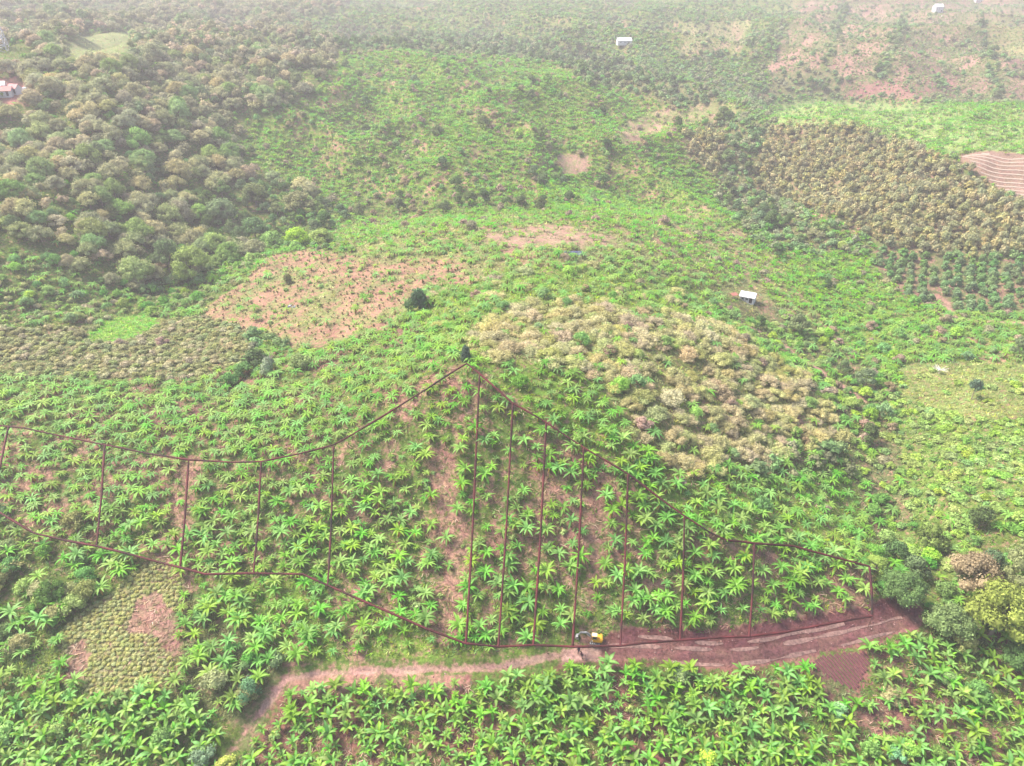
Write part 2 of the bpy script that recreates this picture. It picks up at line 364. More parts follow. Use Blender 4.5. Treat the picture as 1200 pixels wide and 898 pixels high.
def empty(name, loc, rz=0.):
    o = bpy.data.objects.new(name, None); scn.collection.objects.link(o)
    o.empty_display_size = .2; o.location = loc; o.rotation_euler = (0, 0, rz)
    return o

# ------------------------------------------------------------------ ground sheet
def b_ground(m, n, l, p):
    at = n.new('ShaderNodeAttribute'); at.attribute_name = 'tone'
    g = n.new('ShaderNodeTexCoord')
    t = n.new('ShaderNodeTexNoise'); t.inputs['Scale'].default_value = 1.7; t.inputs['Detail'].default_value = 8; t.inputs['Roughness'].default_value = .72
    l.new(g.outputs['Object'], t.inputs['Vector'])
    t2 = n.new('ShaderNodeTexNoise'); t2.inputs['Scale'].default_value = .35; t2.inputs['Detail'].default_value = 6; l.new(g.outputs['Object'], t2.inputs['Vector'])
    r = n.new('ShaderNodeMapRange'); r.inputs[1].default_value = .3; r.inputs[2].default_value = .7; r.inputs[3].default_value = .45; r.inputs[4].default_value = 1.5; l.new(t.outputs[0], r.inputs[0])
    ah = n.new('ShaderNodeAttribute'); ah.attribute_name = 'herb'; ab = n.new('ShaderNodeAttribute'); ab.attribute_name = 'bare'
    t3 = n.new('ShaderNodeTexNoise'); t3.inputs['Scale'].default_value = .9; t3.inputs['Detail'].default_value = 7; t3.inputs['Roughness'].default_value = .7; l.new(g.outputs['Object'], t3.inputs['Vector'])
    q1 = n.new('ShaderNodeMapRange'); q1.clamp = False; q1.inputs[1].default_value = .36; q1.inputs[2].default_value = .64; q1.inputs[3].default_value = -.75; q1.inputs[4].default_value = .75; l.new(t3.outputs[0], q1.inputs[0])
    q2 = n.new('ShaderNodeMath'); q2.operation = 'ADD'; q2.use_clamp = True; l.new(q1.outputs[0], q2.inputs[0]); l.new(ab.outputs['Fac'], q2.inputs[1])
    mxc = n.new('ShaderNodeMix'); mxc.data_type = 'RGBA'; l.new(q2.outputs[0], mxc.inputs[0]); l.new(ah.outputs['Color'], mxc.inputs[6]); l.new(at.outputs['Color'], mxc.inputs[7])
    hs = n.new('ShaderNodeHueSaturation'); l.new(mxc.outputs[2], hs.inputs['Color']); l.new(r.outputs[0], hs.inputs['Value'])
    r2 = n.new('ShaderNodeMapRange'); r2.inputs[1].default_value = .3; r2.inputs[2].default_value = .7; r2.inputs[3].default_value = .48; r2.inputs[4].default_value = .52; l.new(t2.outputs[0], r2.inputs[0]); l.new(r2.outputs[0], hs.inputs['Hue'])
    l.new(hs.outputs[0], p.inputs['Base Color'])
    p.inputs['Roughness'].default_value = .95; p.inputs['Specular IOR Level'].default_value = .1
    bm_ = n.new('ShaderNodeBump'); bm_.inputs['Strength'].default_value = .9; bm_.inputs['Distance'].default_value = .35
    l.new(t.outputs[0], bm_.inputs['Height']); l.new(bm_.outputs[0], p.inputs['Normal'])
m_ground = mat('soil_and_herbs', b_ground)
ny, nx = GX.shape
idx = np.arange(ny * nx).reshape(ny, nx)
quads = np.stack([idx[:-1, :-1], idx[:-1, 1:], idx[1:, 1:], idx[1:, :-1]], -1).reshape(-1, 4)
gme = mk_mesh('terrain', np.stack([GX, GY, GZ], -1).reshape(-1, 3), quads, col.reshape(-1, 3), None, [m_ground], smooth=True)
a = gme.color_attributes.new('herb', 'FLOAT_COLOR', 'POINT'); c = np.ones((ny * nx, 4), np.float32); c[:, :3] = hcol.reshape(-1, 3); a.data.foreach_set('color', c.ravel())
a = gme.attributes.new('bare', 'FLOAT', 'POINT'); a.data.foreach_set('value', b_.astype(np.float32).ravel())
tag(link('terrain', gme), kind='structure')

# ------------------------------------------------------------------ plant templates: dicts of V, T, C(colour), M(material index)
def rotm(az, tilt=0., roll=0.):
    return np.array((Matrix.Rotation(az, 3, 'Z') @ Matrix.Rotation(-tilt, 3, 'Y') @ Matrix.Rotation(roll, 3, 'X')))
class Tpl:
    def __init__(s): s.V = []; s.T = []; s.C = []; s.M = []; s.n = 0
    def add(s, V, T, c, m=0):
        V = np.asarray(V, float); T = np.asarray(T, int)
        c = np.asarray(c, float)
        if c.ndim == 1: c = np.tile(c, (len(V), 1))
        s.V.append(V); s.T.append(T + s.n); s.C.append(c); s.M.append(np.full(len(T), m)); s.n += len(V)
    def fin(s):
        s.V = np.vstack(s.V); s.T = np.vstack(s.T); s.C = np.vstack(s.C); s.M = np.concatenate(s.M); return s
    def mesh(s, name, mats): return mk_mesh(name, s.V, s.T, s.C, None, mats, s.M)
def tube(pts, rad, sides=5):
    pts = np.asarray(pts, float); V = []; T = []
    for i, p in enumerate(pts):
        d = pts[min(i + 1, len(pts) - 1)] - pts[max(i - 1, 0)]; d = d / (np.linalg.norm(d) + 1e-9)
        a = np.cross(d, (0, 1, .01)); 
        if np.linalg.norm(a) < .1: a = np.cross(d, (1, 0, 0))
        a = a / np.linalg.norm(a); b = np.cross(d, a)
        for k in range(sides):
            th = 2 * math.pi * k / sides
            V.append(p + rad[i] * (a * math.cos(th) + b * math.sin(th)))
    for i in range(len(pts) - 1):
        for k in range(sides):
            q = [i * sides + k, i * sides + (k + 1) % sides, (i + 1) * sides + (k + 1) % sides, (i + 1) * sides + k]
            T += [[q[0], q[1], q[2]], [q[0], q[2], q[3]]]
    return np.array(V), np.array(T)
LEAF_G = np.array((.175, .42, .03)); RIB = np.array((.40, .55, .22)); DEAD = np.array((.50, .30, .09)); STEMC = np.array((.20, .22, .09))
def leaf(length, width, droop, segs=5, dead=False, v=True, seed=0):
    """one banana blade growing along +X from the origin, folded along its midrib, arching down"""
    rr = random.Random(seed)
    V = []; C = []; T = []
    x = z = 0.; ang = 0.
    base = DEAD if dead else LEAF_G
    for i in range(segs + 1):
        t = i / segs
        w = width * .5 * (math.sin(math.pi * min(1, (t * .93 + .07)) ** .8) ** .6 if 0 < t < 1 else .12)
        if v and 0 < t < 1: w *= rr.uniform(.85, 1.1)
        fold = .22 * w
        V += [(x, -w, z + fold), (x, 0, z), (x, w, z + fold)]
        e = base * rr.uniform(.86, 1.12)
        C += [e, base * .55 + (RIB if not dead else DEAD) * .45, e * rr.uniform(.9, 1.1)]
        ang = -droop * ((i + 1) / segs) ** 1.2
        x += length / segs * math.cos(ang); z += length / segs * math.sin(ang)
    for i in range(segs):
        for k in (0, 1):
            a = i * 3 + k
            T += [[a, a + 3, a + 4], [a, a + 4, a + 1]]
    return np.array(V), np.array(T), np.array(C)
def leaf_low(length, width, droop, dead=False):
    base = DEAD if dead else LEAF_G
    a = length * .55
    V = [(0, 0, 0), (a, -width / 2, -.02), (a, width / 2, -.02), (a + (length - a) * math.cos(droop), 0, -(length - a) * math.sin(droop))]
    return np.array(V), np.array([[0, 1, 2], [1, 3, 2]]), np.array([base * .9, base, base, base * 1.05])
GREEN_LEAVES = [leaf(2.0 + .12 * k, .50 + .03 * (k % 3), .9 + .22 * (k % 4), seed=k) for k in range(6)]
DEAD_LEAVES = [leaf(1.7, .30, 1.2, seed=20, dead=True), leaf(1.9, .36, .9, seed=21, dead=True)]
def plant_spec(seed, broad=False):
    """a banana plant as a list of (leaf kind, index, azimuth, tilt, scale)"""
    rr = random.Random(seed); n = rr.randint(7, 9) if broad else rr.randint(11, 14)
    L = []; a0 = rr.uniform(0, 6.28)
    for i in range(n):
        t = i / n
        az = a0 + i * 2.4 + rr.uniform(-.25, .25)
        tilt = R(rr.uniform(18, 38) + 48 * t * rr.uniform(.8, 1.1)) * (1.15 if broad else .85)
        L.append(('g', rr.randrange(6), az, tilt, rr.uniform(.8, 1.08) * (1 - .15 * t)))
    for i in range(rr.choice((0, 1, 1, 2, 3))):
        L.append(('d', rr.randrange(2), rr.uniform(0, 6.28), R(rr.uniform(-62, -35)), rr.uniform(.7, 1.)))
    return L, rr.uniform(1.2, 2.1), (1.35 if broad else .9)
SPECS = [plant_spec(s) for s in range(8)] + [plant_spec(s, True) for s in range(8, 16)]
def banana_tpl(spec, lod):
    L, h, wf = spec; t = Tpl(); h = h * (1, .8, .55)[lod]
    Vs, Ts = tube([(0, 0, -.3), (0, 0, h * .5), (0, 0, h)], [.17, .14, .08], 5 if lod == 0 else 3)
    t.add(Vs, Ts, STEMC)
    if lod == 2: L = [q for q in L if q[0] == 'g'][:8:1] + [q for q in L if q[0] == 'd'][:1]
    for kind, i, az, tilt, sc in L:
        if lod == 0: V, T, C = (GREEN_LEAVES if kind == 'g' else DEAD_LEAVES)[i]
        elif lod == 1: V, T, C = leaf(2.1, .52, 1.0 + .2 * (i % 3), segs=2, dead=kind == 'd', v=False, seed=i)
        else: V, T, C = leaf_low(2.2, .62, 1.0, kind == 'd')
        t.add((V * sc * (1, wf, 1)) @ rotm(az, tilt).T + np.array((0, 0, h - .05)), T, C)
    return t.fin()
def ico():
    bm = bmesh.new(); bmesh.ops.create_icosphere(bm, subdivisions=1, radius=1)
    V = np.array([v.co[:] for v in bm.verts]); T = np.array([[v.index for v in f.verts] for f in bm.faces]); bm.free(); return V, T
ICO = ico()
TREE_K = 1.85
def crown(seed, color, lumps=14, leaves=85, ls=.055, flat=.75, lump_r=(.26, .40), spread=.68, vary=.22, core=.80, zc=None, cone=False, m=0, tt=None, bright=None):
    """unit crown (radius 1 in x,y; base near z=0): clumps of small leaf faces round branch ends"""
    rr = np.random.default_rng(seed); t = tt or Tpl(); color = np.array(color) * TREE_K
    for i in range(lumps):
        a = rr.uniform(0, 6.28); q = rr.uniform(0, 1) ** .5
        if cone:
            hz = rr.uniform(0, 1); rad = (1 - hz) ** .7 * spread * q; c = np.array((rad * math.cos(a), rad * math.sin(a), .25 + hz * 1.5)); lr = rr.uniform(*lump_r) * (1.1 - .6 * hz)
        else:
            el = rr.uniform(-.35, 1.) * math.pi / 2
            rad = spread * math.cos(el) * (.55 + .45 * q); c = np.array((rad * math.cos(a), rad * math.sin(a), flat * (.55 + .62 * math.sin(el)))); lr = rr.uniform(*lump_r)
        cc = np.array(color) * (1 + rr.uniform(-vary, vary))
        if bright is not None and rr.random() < .5: cc = np.array(bright) * rr.uniform(.85, 1.15)
        t.add(ICO[0] * lr * core * rr.uniform(.85, 1.1, (12, 1)) * (1, 1, .85) + c, ICO[1], cc * .9, m)
        d = rr.normal(size=(leaves, 3)); d[:, 2] = np.abs(d[:, 2]) * 1.0 - .35 * rr.random(leaves); d /= np.linalg.norm(d, axis=1)[:, None]
        p = c + d * lr * (.74 + .62 * rr.random((leaves, 1)) ** 1.6) * (1, 1, .95)
        nrm = d + rr.normal(size=(leaves, 3)) * .4; nrm /= np.linalg.norm(nrm, axis=1)[:, None]
        u = np.cross(nrm, rr.normal(size=(leaves, 3))); u /= np.linalg.norm(u, axis=1)[:, None]; w = np.cross(nrm, u)
        s = ls * rr.uniform(.7, 1.5, (leaves, 1))
        V = np.stack([p + u * s * 1.3, p - u * s * .8 + w * s, p - u * s * .8 - w * s], 1).reshape(-1, 3)
        c3 = np.repeat(cc * rr.uniform(.78, 1.25, (leaves, 1)), 3, 0)
        t.add(V, np.arange(leaves * 3).reshape(-1, 3), c3, m)
    return t
def trunk(seed, h=.6, r=.05, limbs=4, m=0, tt=None, c=(.24, .20, .16), lean=.08):
    rr = random.Random(seed); t = tt or Tpl()
    x, y = rr.uniform(-lean, lean), rr.uniform(-lean, lean)
    V, T = tube([(0, 0, -.1), (x * .4, y * .4, h * .5), (x, y, h)], [r * 1.3, r, r * .7]); t.add(V, T, c, m)
    for i in range(limbs):
        a = i * 6.28 / limbs + rr.uniform(-.5, .5); L = rr.uniform(.35, .6)
        V, T = tube([(x * .8, y * .8, h * rr.uniform(.6, .95)), (x + L * .5 * math.cos(a), y + L * .5 * math.sin(a), h + .22), (x + L * math.cos(a), y + L * math.sin(a), h + .42)], [r * .55, r * .4, r * .18], 4); t.add(V, T, c, m)
    return t
M_leaf = leafy('banana_leaf', .03, .12, .25, .36, .5, .25)
M_stem = leafy('banana_stem', .02, .1, .2, 0., .7, .2)
M_fol = leafy('tree_foliage', .025, .15, .16, .3, .7, .15)
M_bark = leafy('bark', .01, .1, .2, 0., .9, .1)
M_weed = leafy('herb_leaves', .035, .2, .3, .3, .7, .2)

# ------------------------------------------------------------------ where plants stand
def grid(s, jit=.45, x0=-900, x1=900, y0=52, y1=1180, seed=1, rot=0.):
    r = np.random.default_rng(seed)
    gx, gy = np.meshgrid(np.arange(x0, x1, s), np.arange(y0, y1, s))
    gx = gx + (np.arange(gx.shape[0]) % 2)[:, None] * s * .5
    gx = gx.ravel() + r.uniform(-jit, jit, gx.size) * s; gy = gy.ravel() + r.uniform(-jit, jit, gy.size) * s
    gz = H(gx, gy)
    px, py, d = project(gx, gy, gz)
    k = (px > -150) & (px < 1350) & (py > -16) & (py < 985) & ((d < 750) | (r.random(gx.size) < .7))
    return gx[k], gy[k], gz[k], px[k], py[k], d[k], r
DN = {}
def dens(key, zi): return np.array([z[5].get(key, 0.) for z in Z])[zi]
KEEP_OUT = []                        # (x, y, radius) kept clear of plants
def clear(x, y):
    if len(x) == 0: return np.zeros(0, bool)
    ok = dist_poly(x, y, ROAD) > 2.4
    for tr in TRACKS: ok &= dist_poly(x, y, tr) > 1.2
    for kx, ky, kr in KEEP_OUT: ok &= np.hypot(x - kx, y - ky) > kr
    return ok
EXC = ground(697, 752); SHED = ground(876, 352); HOUSE = ground(731, 52); HILLHUT = ground(1098, 14); HILLHUT2 = ground(1146, 3)
PLOUGH = poly_w([(942,778),(965,768),(1012,762),(1022,778),(1003,812),(992,806)])
KEEP_OUT += [(EXC[0], EXC[1], 3.6), (EXC[0]-3, EXC[1], 2.6), (SHED[0], SHED[1] - 3, 10), (SHED[0]-6, SHED[1]-3, 3.), (HOUSE[0], HOUSE[1], 11), (HILLHUT[0], HILLHUT[1], 9), (HILLHUT2[0], HILLHUT2[1], 9)]
pc = PLOUGH.mean(0); KEEP_OUT.append((pc[0], pc[1], 5.2)); _p = ground(0, 62); KEEP_OUT.append((_p[0] + 3, _p[1] - 10, 17))
pp = ground(678, 764); KEEP_OUT.append((pp[0], pp[1], 2.0))

def scatter(key, s, jit=.45, seed=1, hgt=4, keepclear=True, clump=0.):
    x, y, z, px, py, d, r = grid(s, jit, seed=seed)
    zi = zones(x, y, z)
    pr = dens(key, zi)
    if clump: pr = pr * (1 + clump * (fbm(x, y, 16, seed + 60) - .5) * 4)
    k = r.random(len(x)) < pr
    if keepclear: k &= clear(x, y)
    x, y, z, px, py, d, zi = [q[k] for q in (x, y, z, px, py, d, zi)]
    k = seen(x, y, z + hgt + 1.5)
    return dict(x=x[k], y=y[k], z=z[k], px=px[k], py=py[k], d=d[k], zi=zi[k], r=r)

# landmarks used to say which plant is which
LM = [(700,742,'the yellow excavator'),(876,344,'the white roofed shed'),(545,415,'peak tree'),(490,346,'red field upright tree'),(988,785,'ploughed plot'),(160,770,'the tan tussock patch'),
      (335,790,'dirt road bend'),(113,640,'foot of first divider'),(211,665,'foot of second divider'),(297,672,'foot of third divider'),(384,686,'foot of fourth divider'),(546,753,'foot of longest divider'),
      (625,756,'foot of seventh divider'),(727,757,'foot of ninth divider'),(798,750,'foot of tenth divider'),(878,746,'foot of eleventh divider'),(1021,722,'right end of plots'),(123,521,'top of first divider'),(221,539,'top of second divider'),
      (306,542,'top of third divider'),(391,522,'top of fourth divider'),(600,473,'top of sixth divider'),(684,525,'top of eighth divider'),(735,556,'top of ninth divider'),(802,605,'top of tenth divider'),(884,638,'top of eleventh divider'),
      (0,601,'lower boundary left end'),(0,898,'lower left corner'),(290,898,'side path foot'),(600,898,'bottom edge middle'),(450,860,'grove left of centre bottom'),(750,850,'grove right of centre bottom'),(900,860,'grove below ploughed plot'),(1050,880,'lower right dirt'),(1200,898,'lower right corner'),
      (1160,660,'right edge big tree'),(1200,500,'weedy slope right edge'),(1100,430,'the white bare tree'),(1138,450,'the dark umbrella tree'),(960,440,'the brown gully track'),(850,450,'the tan bush slope'),(650,400,'the upper tan bushes'),(665,296,'the blue tarpaulins'),(400,350,'red field middle'),
      (317,415,'bare trunked grey tree'),(338,320,'red field lone bush'),(215,290,'the tall round tree'),(340,260,'bright tree clump'),(150,385,'the bright grass strip'),(50,420,'the low shrub rows'),(15,108,'the red roofs at left'),(115,55,'the pale green pasture'),(10,45,'the lattice pylon'),(730,47,'far white house'),
      (1098,10,'high white hut'),(1165,205,'the striped field'),(1000,220,'tan orchard middle'),(1130,340,'the dark orchard'),(1120,372,'pink track end'),(900,130,'plateau tree belt'),(560,240,'banana slope foot'),(200,200,'left forest middle'),(60,220,'the left forest edge'),(300,120,'the upper left forest'),(30,300,'the olive slope at left'),(230,100,'forest beside pasture'),(400,60,'the forest top corner'),(900,200,'tan orchard left'),(1100,250,'tan orchard right')]
LMP = np.array([(a, b) for a, b, c in LM], float)
LM = [(a, b, c[4:] if c.startswith('the ') else c) for a, b, c in LM]
ORD = ['', 'second ', 'third ', 'fourth ', 'fifth ', 'sixth ', 'seventh ', 'eighth ', 'ninth ', 'tenth ', 'eleventh ', 'twelfth ', 'thirteenth ', 'fourteenth ', 'fifteenth ', 'sixteenth ', 'seventeenth ', 'eighteenth ', 'nineteenth ', 'twentieth ']
def ordn(k): return ORD[k] if k < len(ORD) else '%dth ' % (k + 1) if (k + 1) % 10 not in (1, 2, 3) else '%d%s ' % (k + 1, {1: 'st', 2: 'nd', 3: 'rd'}[(k + 1) % 10])
def where(px, py):
    """for each spot: '(ordinal) nearest (landmark), on its (side)', unlike any other of its kind"""
    dx = px[:, None] - LMP[None, :, 0]; dy = (py[:, None] - LMP[None, :, 1]) * 1.3
    dd = np.hypot(dx, dy); j = dd.argmin(1); res = [''] * len(px); cells = {}
    for i in range(len(px)):
        a = dx[i, j[i]]; b = dy[i, j[i]]
        hz = '' if abs(a) < .45 * abs(b) else ('right' if a > 0 else 'left')
        vt = '' if abs(b) < .45 * abs(a) else ('lower' if b > 0 else 'upper')
        side = (vt + ' ' + hz).strip() if hz else ('near' if vt == 'lower' else 'far')
        cells.setdefault((j[i], side), []).append((dd[i, j[i]], i))
    for (jj, side), L in cells.items():
        for k, (_, i) in enumerate(sorted(L)):
            res[i] = '%snearest %s, %s' % (ordn(k), LM[jj][2], side)
    return res
TOTAL = {}
def stuff(name, tpls, sel, scale, zs, cat_label, cat, mats, sink=.1, colmul=None):
    """what is past the count limit: one mesh, every plant still real geometry"""
    V = []; T = []; C = []; W = []; MI = []; n = 0
    r = sel['r']; N = len(sel['x'])
    pick = r.integers(0, len(tpls), N); ang = r.uniform(0, 6.28, N); var = r.random(N)
    for k, tp in enumerate(tpls):
        q = np.where(pick == k)[0]
        if not len(q): continue
        c, s = np.cos(ang[q]), np.sin(ang[q]); sc = scale[q]; zz = zs[q]
        vx = tp.V[None, :, 0]; vy = tp.V[None, :, 1]; vz = tp.V[None, :, 2]
        X = (vx * c[:, None] - vy * s[:, None]) * sc[:, None] + sel['x'][q][:, None]
        Y = (vx * s[:, None] + vy * c[:, None]) * sc[:, None] + sel['y'][q][:, None]
        Zz = vz * zz[:, None] + (sel['z'][q] - sink)[:, None]
        V.append(np.stack([X, Y, Zz], -1).reshape(-1, 3).astype(np.float32))
        T.append((tp.T[None] + (np.arange(len(q)) * len(tp.V))[:, None, None] + n).reshape(-1, 3))
        cc = np.tile(tp.C, (len(q), 1))
        if colmul is not None: cc = cc * np.repeat(colmul[q], len(tp.V), 0)
        C.append(cc); W.append(np.repeat(var[q], len(tp.V))); MI.append(np.tile(tp.M, len(q)))
        n += len(q) * len(tp.V)
    if not V: return
    me = mk_mesh(name, np.vstack(V), np.vstack(T), np.vstack(C), np.concatenate(W), mats, np.concatenate(MI))
    o = link(name, me); tag(o, cat_label, cat, kind='stuff')
    TOTAL[name] = (N, len(me.polygons))
def split(sel, size, cap=300):
    """the cap that show largest (and are in the picture) against the rest"""
    vis = (sel['px'] > -4) & (sel['px'] < 1204) & (sel['py'] > 2) & (sel['py'] < 905)
    vis &= seen(sel['x'], sel['y'], sel['z'] + 2.0)
    sc = np.where(vis, size / sel['d'], -1)
    o = np.argsort(-sc)[:cap]; o = o[sc[o] > 0]
    m = np.zeros(len(sc), bool); m[o] = True
    return m
def sub(sel, m):
    return {k: (v[m] if k != 'r' else v) for k, v in sel.items()}

# ---- bananas
ban = scatter('ban', 1.98, .48, 11, 3, clump=.35)
_b2 = scatter('banb', 1.62, .46, 12, 3, clump=.12)
isb = np.concatenate([np.zeros(len(ban['x']), bool), np.ones(len(_b2['x']), bool)])
ban = {k: (np.concatenate([ban[k], _b2[k]]) if k != 'r' else ban[k]) for k in ban}
bx, by = ban['x'], ban['y']
bm_ = np.zeros(len(bx))
for pl, w, a in BARES: bm_ = np.maximum(bm_, (dist_poly(bx, by, pl) < w) * (1 - a))
keep = ban['r'].random(len(bx)) >= bm_
ban = sub(ban, keep); isb = isb[keep]
zn = [z[0] for z in Z]
bsz = ban['r'].uniform(.52, 1.25, len(ban['x']))
bsz *= np.where(isb, .80, np.where(np.isin(ban['zi'], [zn.index('plots'), zn.index('plots below line'), zn.index('upper bananas'), zn.index('mixed left'), zn.index('ridge back')]), .90, .95))
bsz *= np.where(ban['py'] < 330, 1.0, 1.0)
ind = split(ban, np.ones(len(bsz)) * 1.0)
GM = [mk_mesh('leaf', V, T, C, None, [M_leaf]) for V, T, C in GREEN_LEAVES]
DM = [mk_mesh('leaf', V, T, C, None, [M_stem]) for V, T, C in DEAD_LEAVES]
SM = []
for L, h, wf in SPECS:
    V, T = tube([(0, 0, -.3), (0, 0, h * .5), (0, 0, h)], [.17, .14, .08], 6)
    SM.append(mk_mesh('pseudostem', V, T, np.tile(STEMC, (len(V), 1)), None, [M_stem]))
I = np.where(ind)[0]; wh = where(ban['px'][I], ban['py'][I])
protos = {}
for n, i in enumerate(I):
    s = int(ban['r'].integers(0, 8)) + (8 if isb[i] else 0); L, h, wf = SPECS[s]
    root = empty('banana_plant', (ban['x'][i], ban['y'][i], ban['z'][i] - .05), float(ban['r'].uniform(0, 6.28)))
    root.scale = (bsz[i],) * 3
    nd = sum(1 for q in L if q[0] == 'd')
    look = 'small' if bsz[i] < .65 else ('large' if bsz[i] > .88 else 'medium')
    if nd >= 2: look += ' brown skirted'
    tag(root, look + ' banana plant, ' + wh[n], 'banana plant', 'banana plants in the groves and plots')
    if s in protos:                                   # copy the first plant of this habit, part by part
        for ch in protos[s]:
            c = ch.copy(); scn.collection.objects.link(c); c.parent = root
        continue
    parts = [link('pseudostem', SM[s], root)]
    for kind, k, az, tilt, sc in L:
        o = link('leaf', (GM if kind == 'g' else DM)[k], root)
        o.location = (0, 0, h - .05); o.scale = (sc, sc * wf, sc)
        o.rotation_euler = (Matrix.Rotation(az, 3, 'Z') @ Matrix.Rotation(-tilt, 3, 'Y')).to_euler()
        if kind == 'd': o['label'] = 'dry brown hanging leaf'
        parts.append(o)
    protos[s] = parts
rest = sub(ban, ~ind); rs = bsz[~ind]; rb = isb[~ind]
near = (rest['d'] < 140) & ~rb; mid = (rest['d'] >= 140) & (rest['d'] < 235) & ~rb; farb = rest['d'] >= 235
T0 = [banana_tpl(SPECS[k], 0) for k in range(6)]; T1 = [banana_tpl(SPECS[k], 1) for k in range(6)]; T2 = [banana_tpl(SPECS[k], 2) for k in range(6)]
stuff('banana_grove', [banana_tpl(SPECS[k], 0) for k in range(8, 14)], sub(rest, rb), rs[rb], rs[rb], 'broad leaved banana plants crowding the lower grove', 'banana plants', [M_leaf])
stuff('banana_grove', T0, sub(rest, near), rs[near], rs[near], 'bright green banana plants covering the marked plots on the hill face', 'banana plants', [M_leaf])
stuff('banana_grove', T1, sub(rest, mid), rs[mid], rs[mid], 'green banana plants spread over the hilltop and far side of the hill', 'banana plants', [M_leaf])
ff = rest['zi'][farb]
stuff('banana_grove', T2, sub(rest, farb), rs[farb] * 1.05, rs[farb], 'pale hazy banana plants on the distant slopes', 'banana plants', [M_leaf])

# ---- trees and shrubs
def tree_kind(key, name, s, seed, wr, hr, tpls, look, cat, group, low=None, parts=True, jit=.45, cap=300, trunks=None, extra=None, clump=0., farname=None):
    sel = scatter(key, s, jit, seed, hr[1], clump=clump)
    r = sel['r']; N = len(sel['x'])
    W = r.uniform(wr[0], wr[1], N); Hh = W * r.uniform(hr[0], hr[1], N)
    m = split(sel, W, cap)
    I = np.where(m)[0]; wh = where(sel['px'][I], sel['py'][I])
    cms = [t.mesh('crown', [M_fol, M_bark]) for t in tpls]
    tms = [t.mesh('trunk', [M_bark]) for t in (trunks or [])]
    for n, i in enumerate(I):
        k = int(r.integers(0, len(tpls))); az = float(r.uniform(0, 6.28)); loc = (sel['x'][i], sel['y'][i], sel['z'][i] - .1)
        size = 'small ' if W[i] < wr[0] + (wr[1] - wr[0]) * .3 else ('large ' if W[i] > wr[0] + (wr[1] - wr[0]) * .75 else '')
        lab = size + look[k % len(look)] + ', ' + wh[n]
        if parts:
            root = empty(name, loc, az); root.scale = (W[i] / 2, W[i] / 2, Hh[i] / 2)
            a = link('crown', cms[k], root); b = link('trunk', tms[int(r.integers(0, len(tms)))], root)
        else:
            root = link(name, cms[k]); root.location = loc; root.rotation_euler = (0, 0, az); root.scale = (W[i] / 2, W[i] / 2, Hh[i] / 2)
        tag(root, lab, cat, group)
    rest = sub(sel, ~m)
    if len(rest['x']):
        stuff(farname or (name + 's'), low or tpls, rest, W[~m] / 2, Hh[~m] / 2, 'more ' + look[0] + 's beyond', cat, [M_fol, M_bark])
    TOTAL[name + ':' + key] = (len(I), N)

def lowset(color, n=4, flat=.75, lumps=6, leaves=22, ls=.11, seed=300, **k): return [crown(seed + i, color, lumps, leaves, ls, flat, (.34, .5), .55, **k).fin() for i in range(n)]
GREY = (.25, .255, .14); GREYG = (.21, .25, .10); PINKG = (.31, .27, .17)
def up(ts, dz):
    for t in ts: t.V = t.V + np.array((0, 0, dz))
    return ts
gt = up([crown(100 + i, c, 26 + 3 * i, 70, .040, .62 + .06 * i, (.18, .34), .74, vary=.14).fin() for i, c in enumerate((GREY, PINKG, GREYG, GREY, (.30, .28, .14), (.17, .25, .08)))], .22)
trk = [trunk(i, .75, .05, 4).fin() for i in range(4)]
tree_kind('grey', 'tree', 5.8, 21, (5.5, 11.5), (.75, 1.15), gt, ['grey green round crowned tree', 'pinkish brown crowned tree', 'dull olive tree'], 'tree', 'trees of the left forest', trunks=trk, low=up(lowset((.21, .21, .11)) + lowset((.13, .18, .07), 2, seed=310) + lowset((.24, .20, .13), 1, seed=315), .3), clump=0, farname='far_forest')
GRN = (.13, .25, .06); YGR = (.22, .32, .07)
grn = up([crown(130 + i, c, 18, 60, .055, .7, (.2, .36), .72).fin() for i, c in enumerate((GRN, YGR, (.15, .25, .09), GRN))], .25)
st = [trunk(10 + i, .4, .05, 4).fin() for i in range(3)]
tree_kind('green', 'shrub', 5.0, 22, (2.6, 5.0), (.85, 1.15), grn, ['leafy green shrub', 'yellow green shrub', 'soft green shrub', 'leafy green shrub'], 'shrub', 'green shrubs among the bananas', trunks=st, low=up(lowset(GRN, seed=320), .2), clump=.3, farname='shrub_thicket')
DRK = (.07, .12, .035)
drk = up([crown(150 + i, c, 14, 80, .06, .85).fin() for i, c in enumerate((DRK, (.09, .14, .06), DRK, (.11, .16, .05)))], .45)
tree_kind('dark', 'dark_tree', 6.2, 23, (4.0, 7.0), (.9, 1.25), drk, ['dark green tree', 'deep green bushy tree'], 'tree', 'dark green trees in the valleys', trunks=trk, low=up(lowset(DRK, seed=340), .4), clump=.3, farname='dark_thicket')
BRN = (.25, .20, .125)
brn = up([crown(170 + i, c, 11, 80, .06, .7).fin() for i, c in enumerate((BRN, (.22, .20, .12), (.28, .21, .16)))], .2)
tree_kind('brown', 'brown_shrub', 5.2, 24, (2.4, 4.8), (.8, 1.1), brn, ['brown grey twiggy shrub', 'dull brown shrub'], 'shrub', 'brown shrubs on the slopes', trunks=st, low=up(lowset(BRN, seed=360), .2), clump=.4, farname='brown_thicket')
OLV = (.24, .25, .10)
olv = up([crown(180 + i, c, 13, 100, .05, .7).fin() for i, c in enumerate((OLV, (.26, .24, .12), (.20, .24, .09)))], .3)
tree_kind('olive', 'olive_green_tree', 4.6, 25, (3.4, 5.6), (.8, 1.1), olv, ['olive green bushy tree'], 'tree', 'olive coloured bushes at lower left', trunks=st, clump=.2)
TAN = (.335, .315, .155); TAN2 = (.34, .30, .18); TAN3 = (.29, .305, .125)
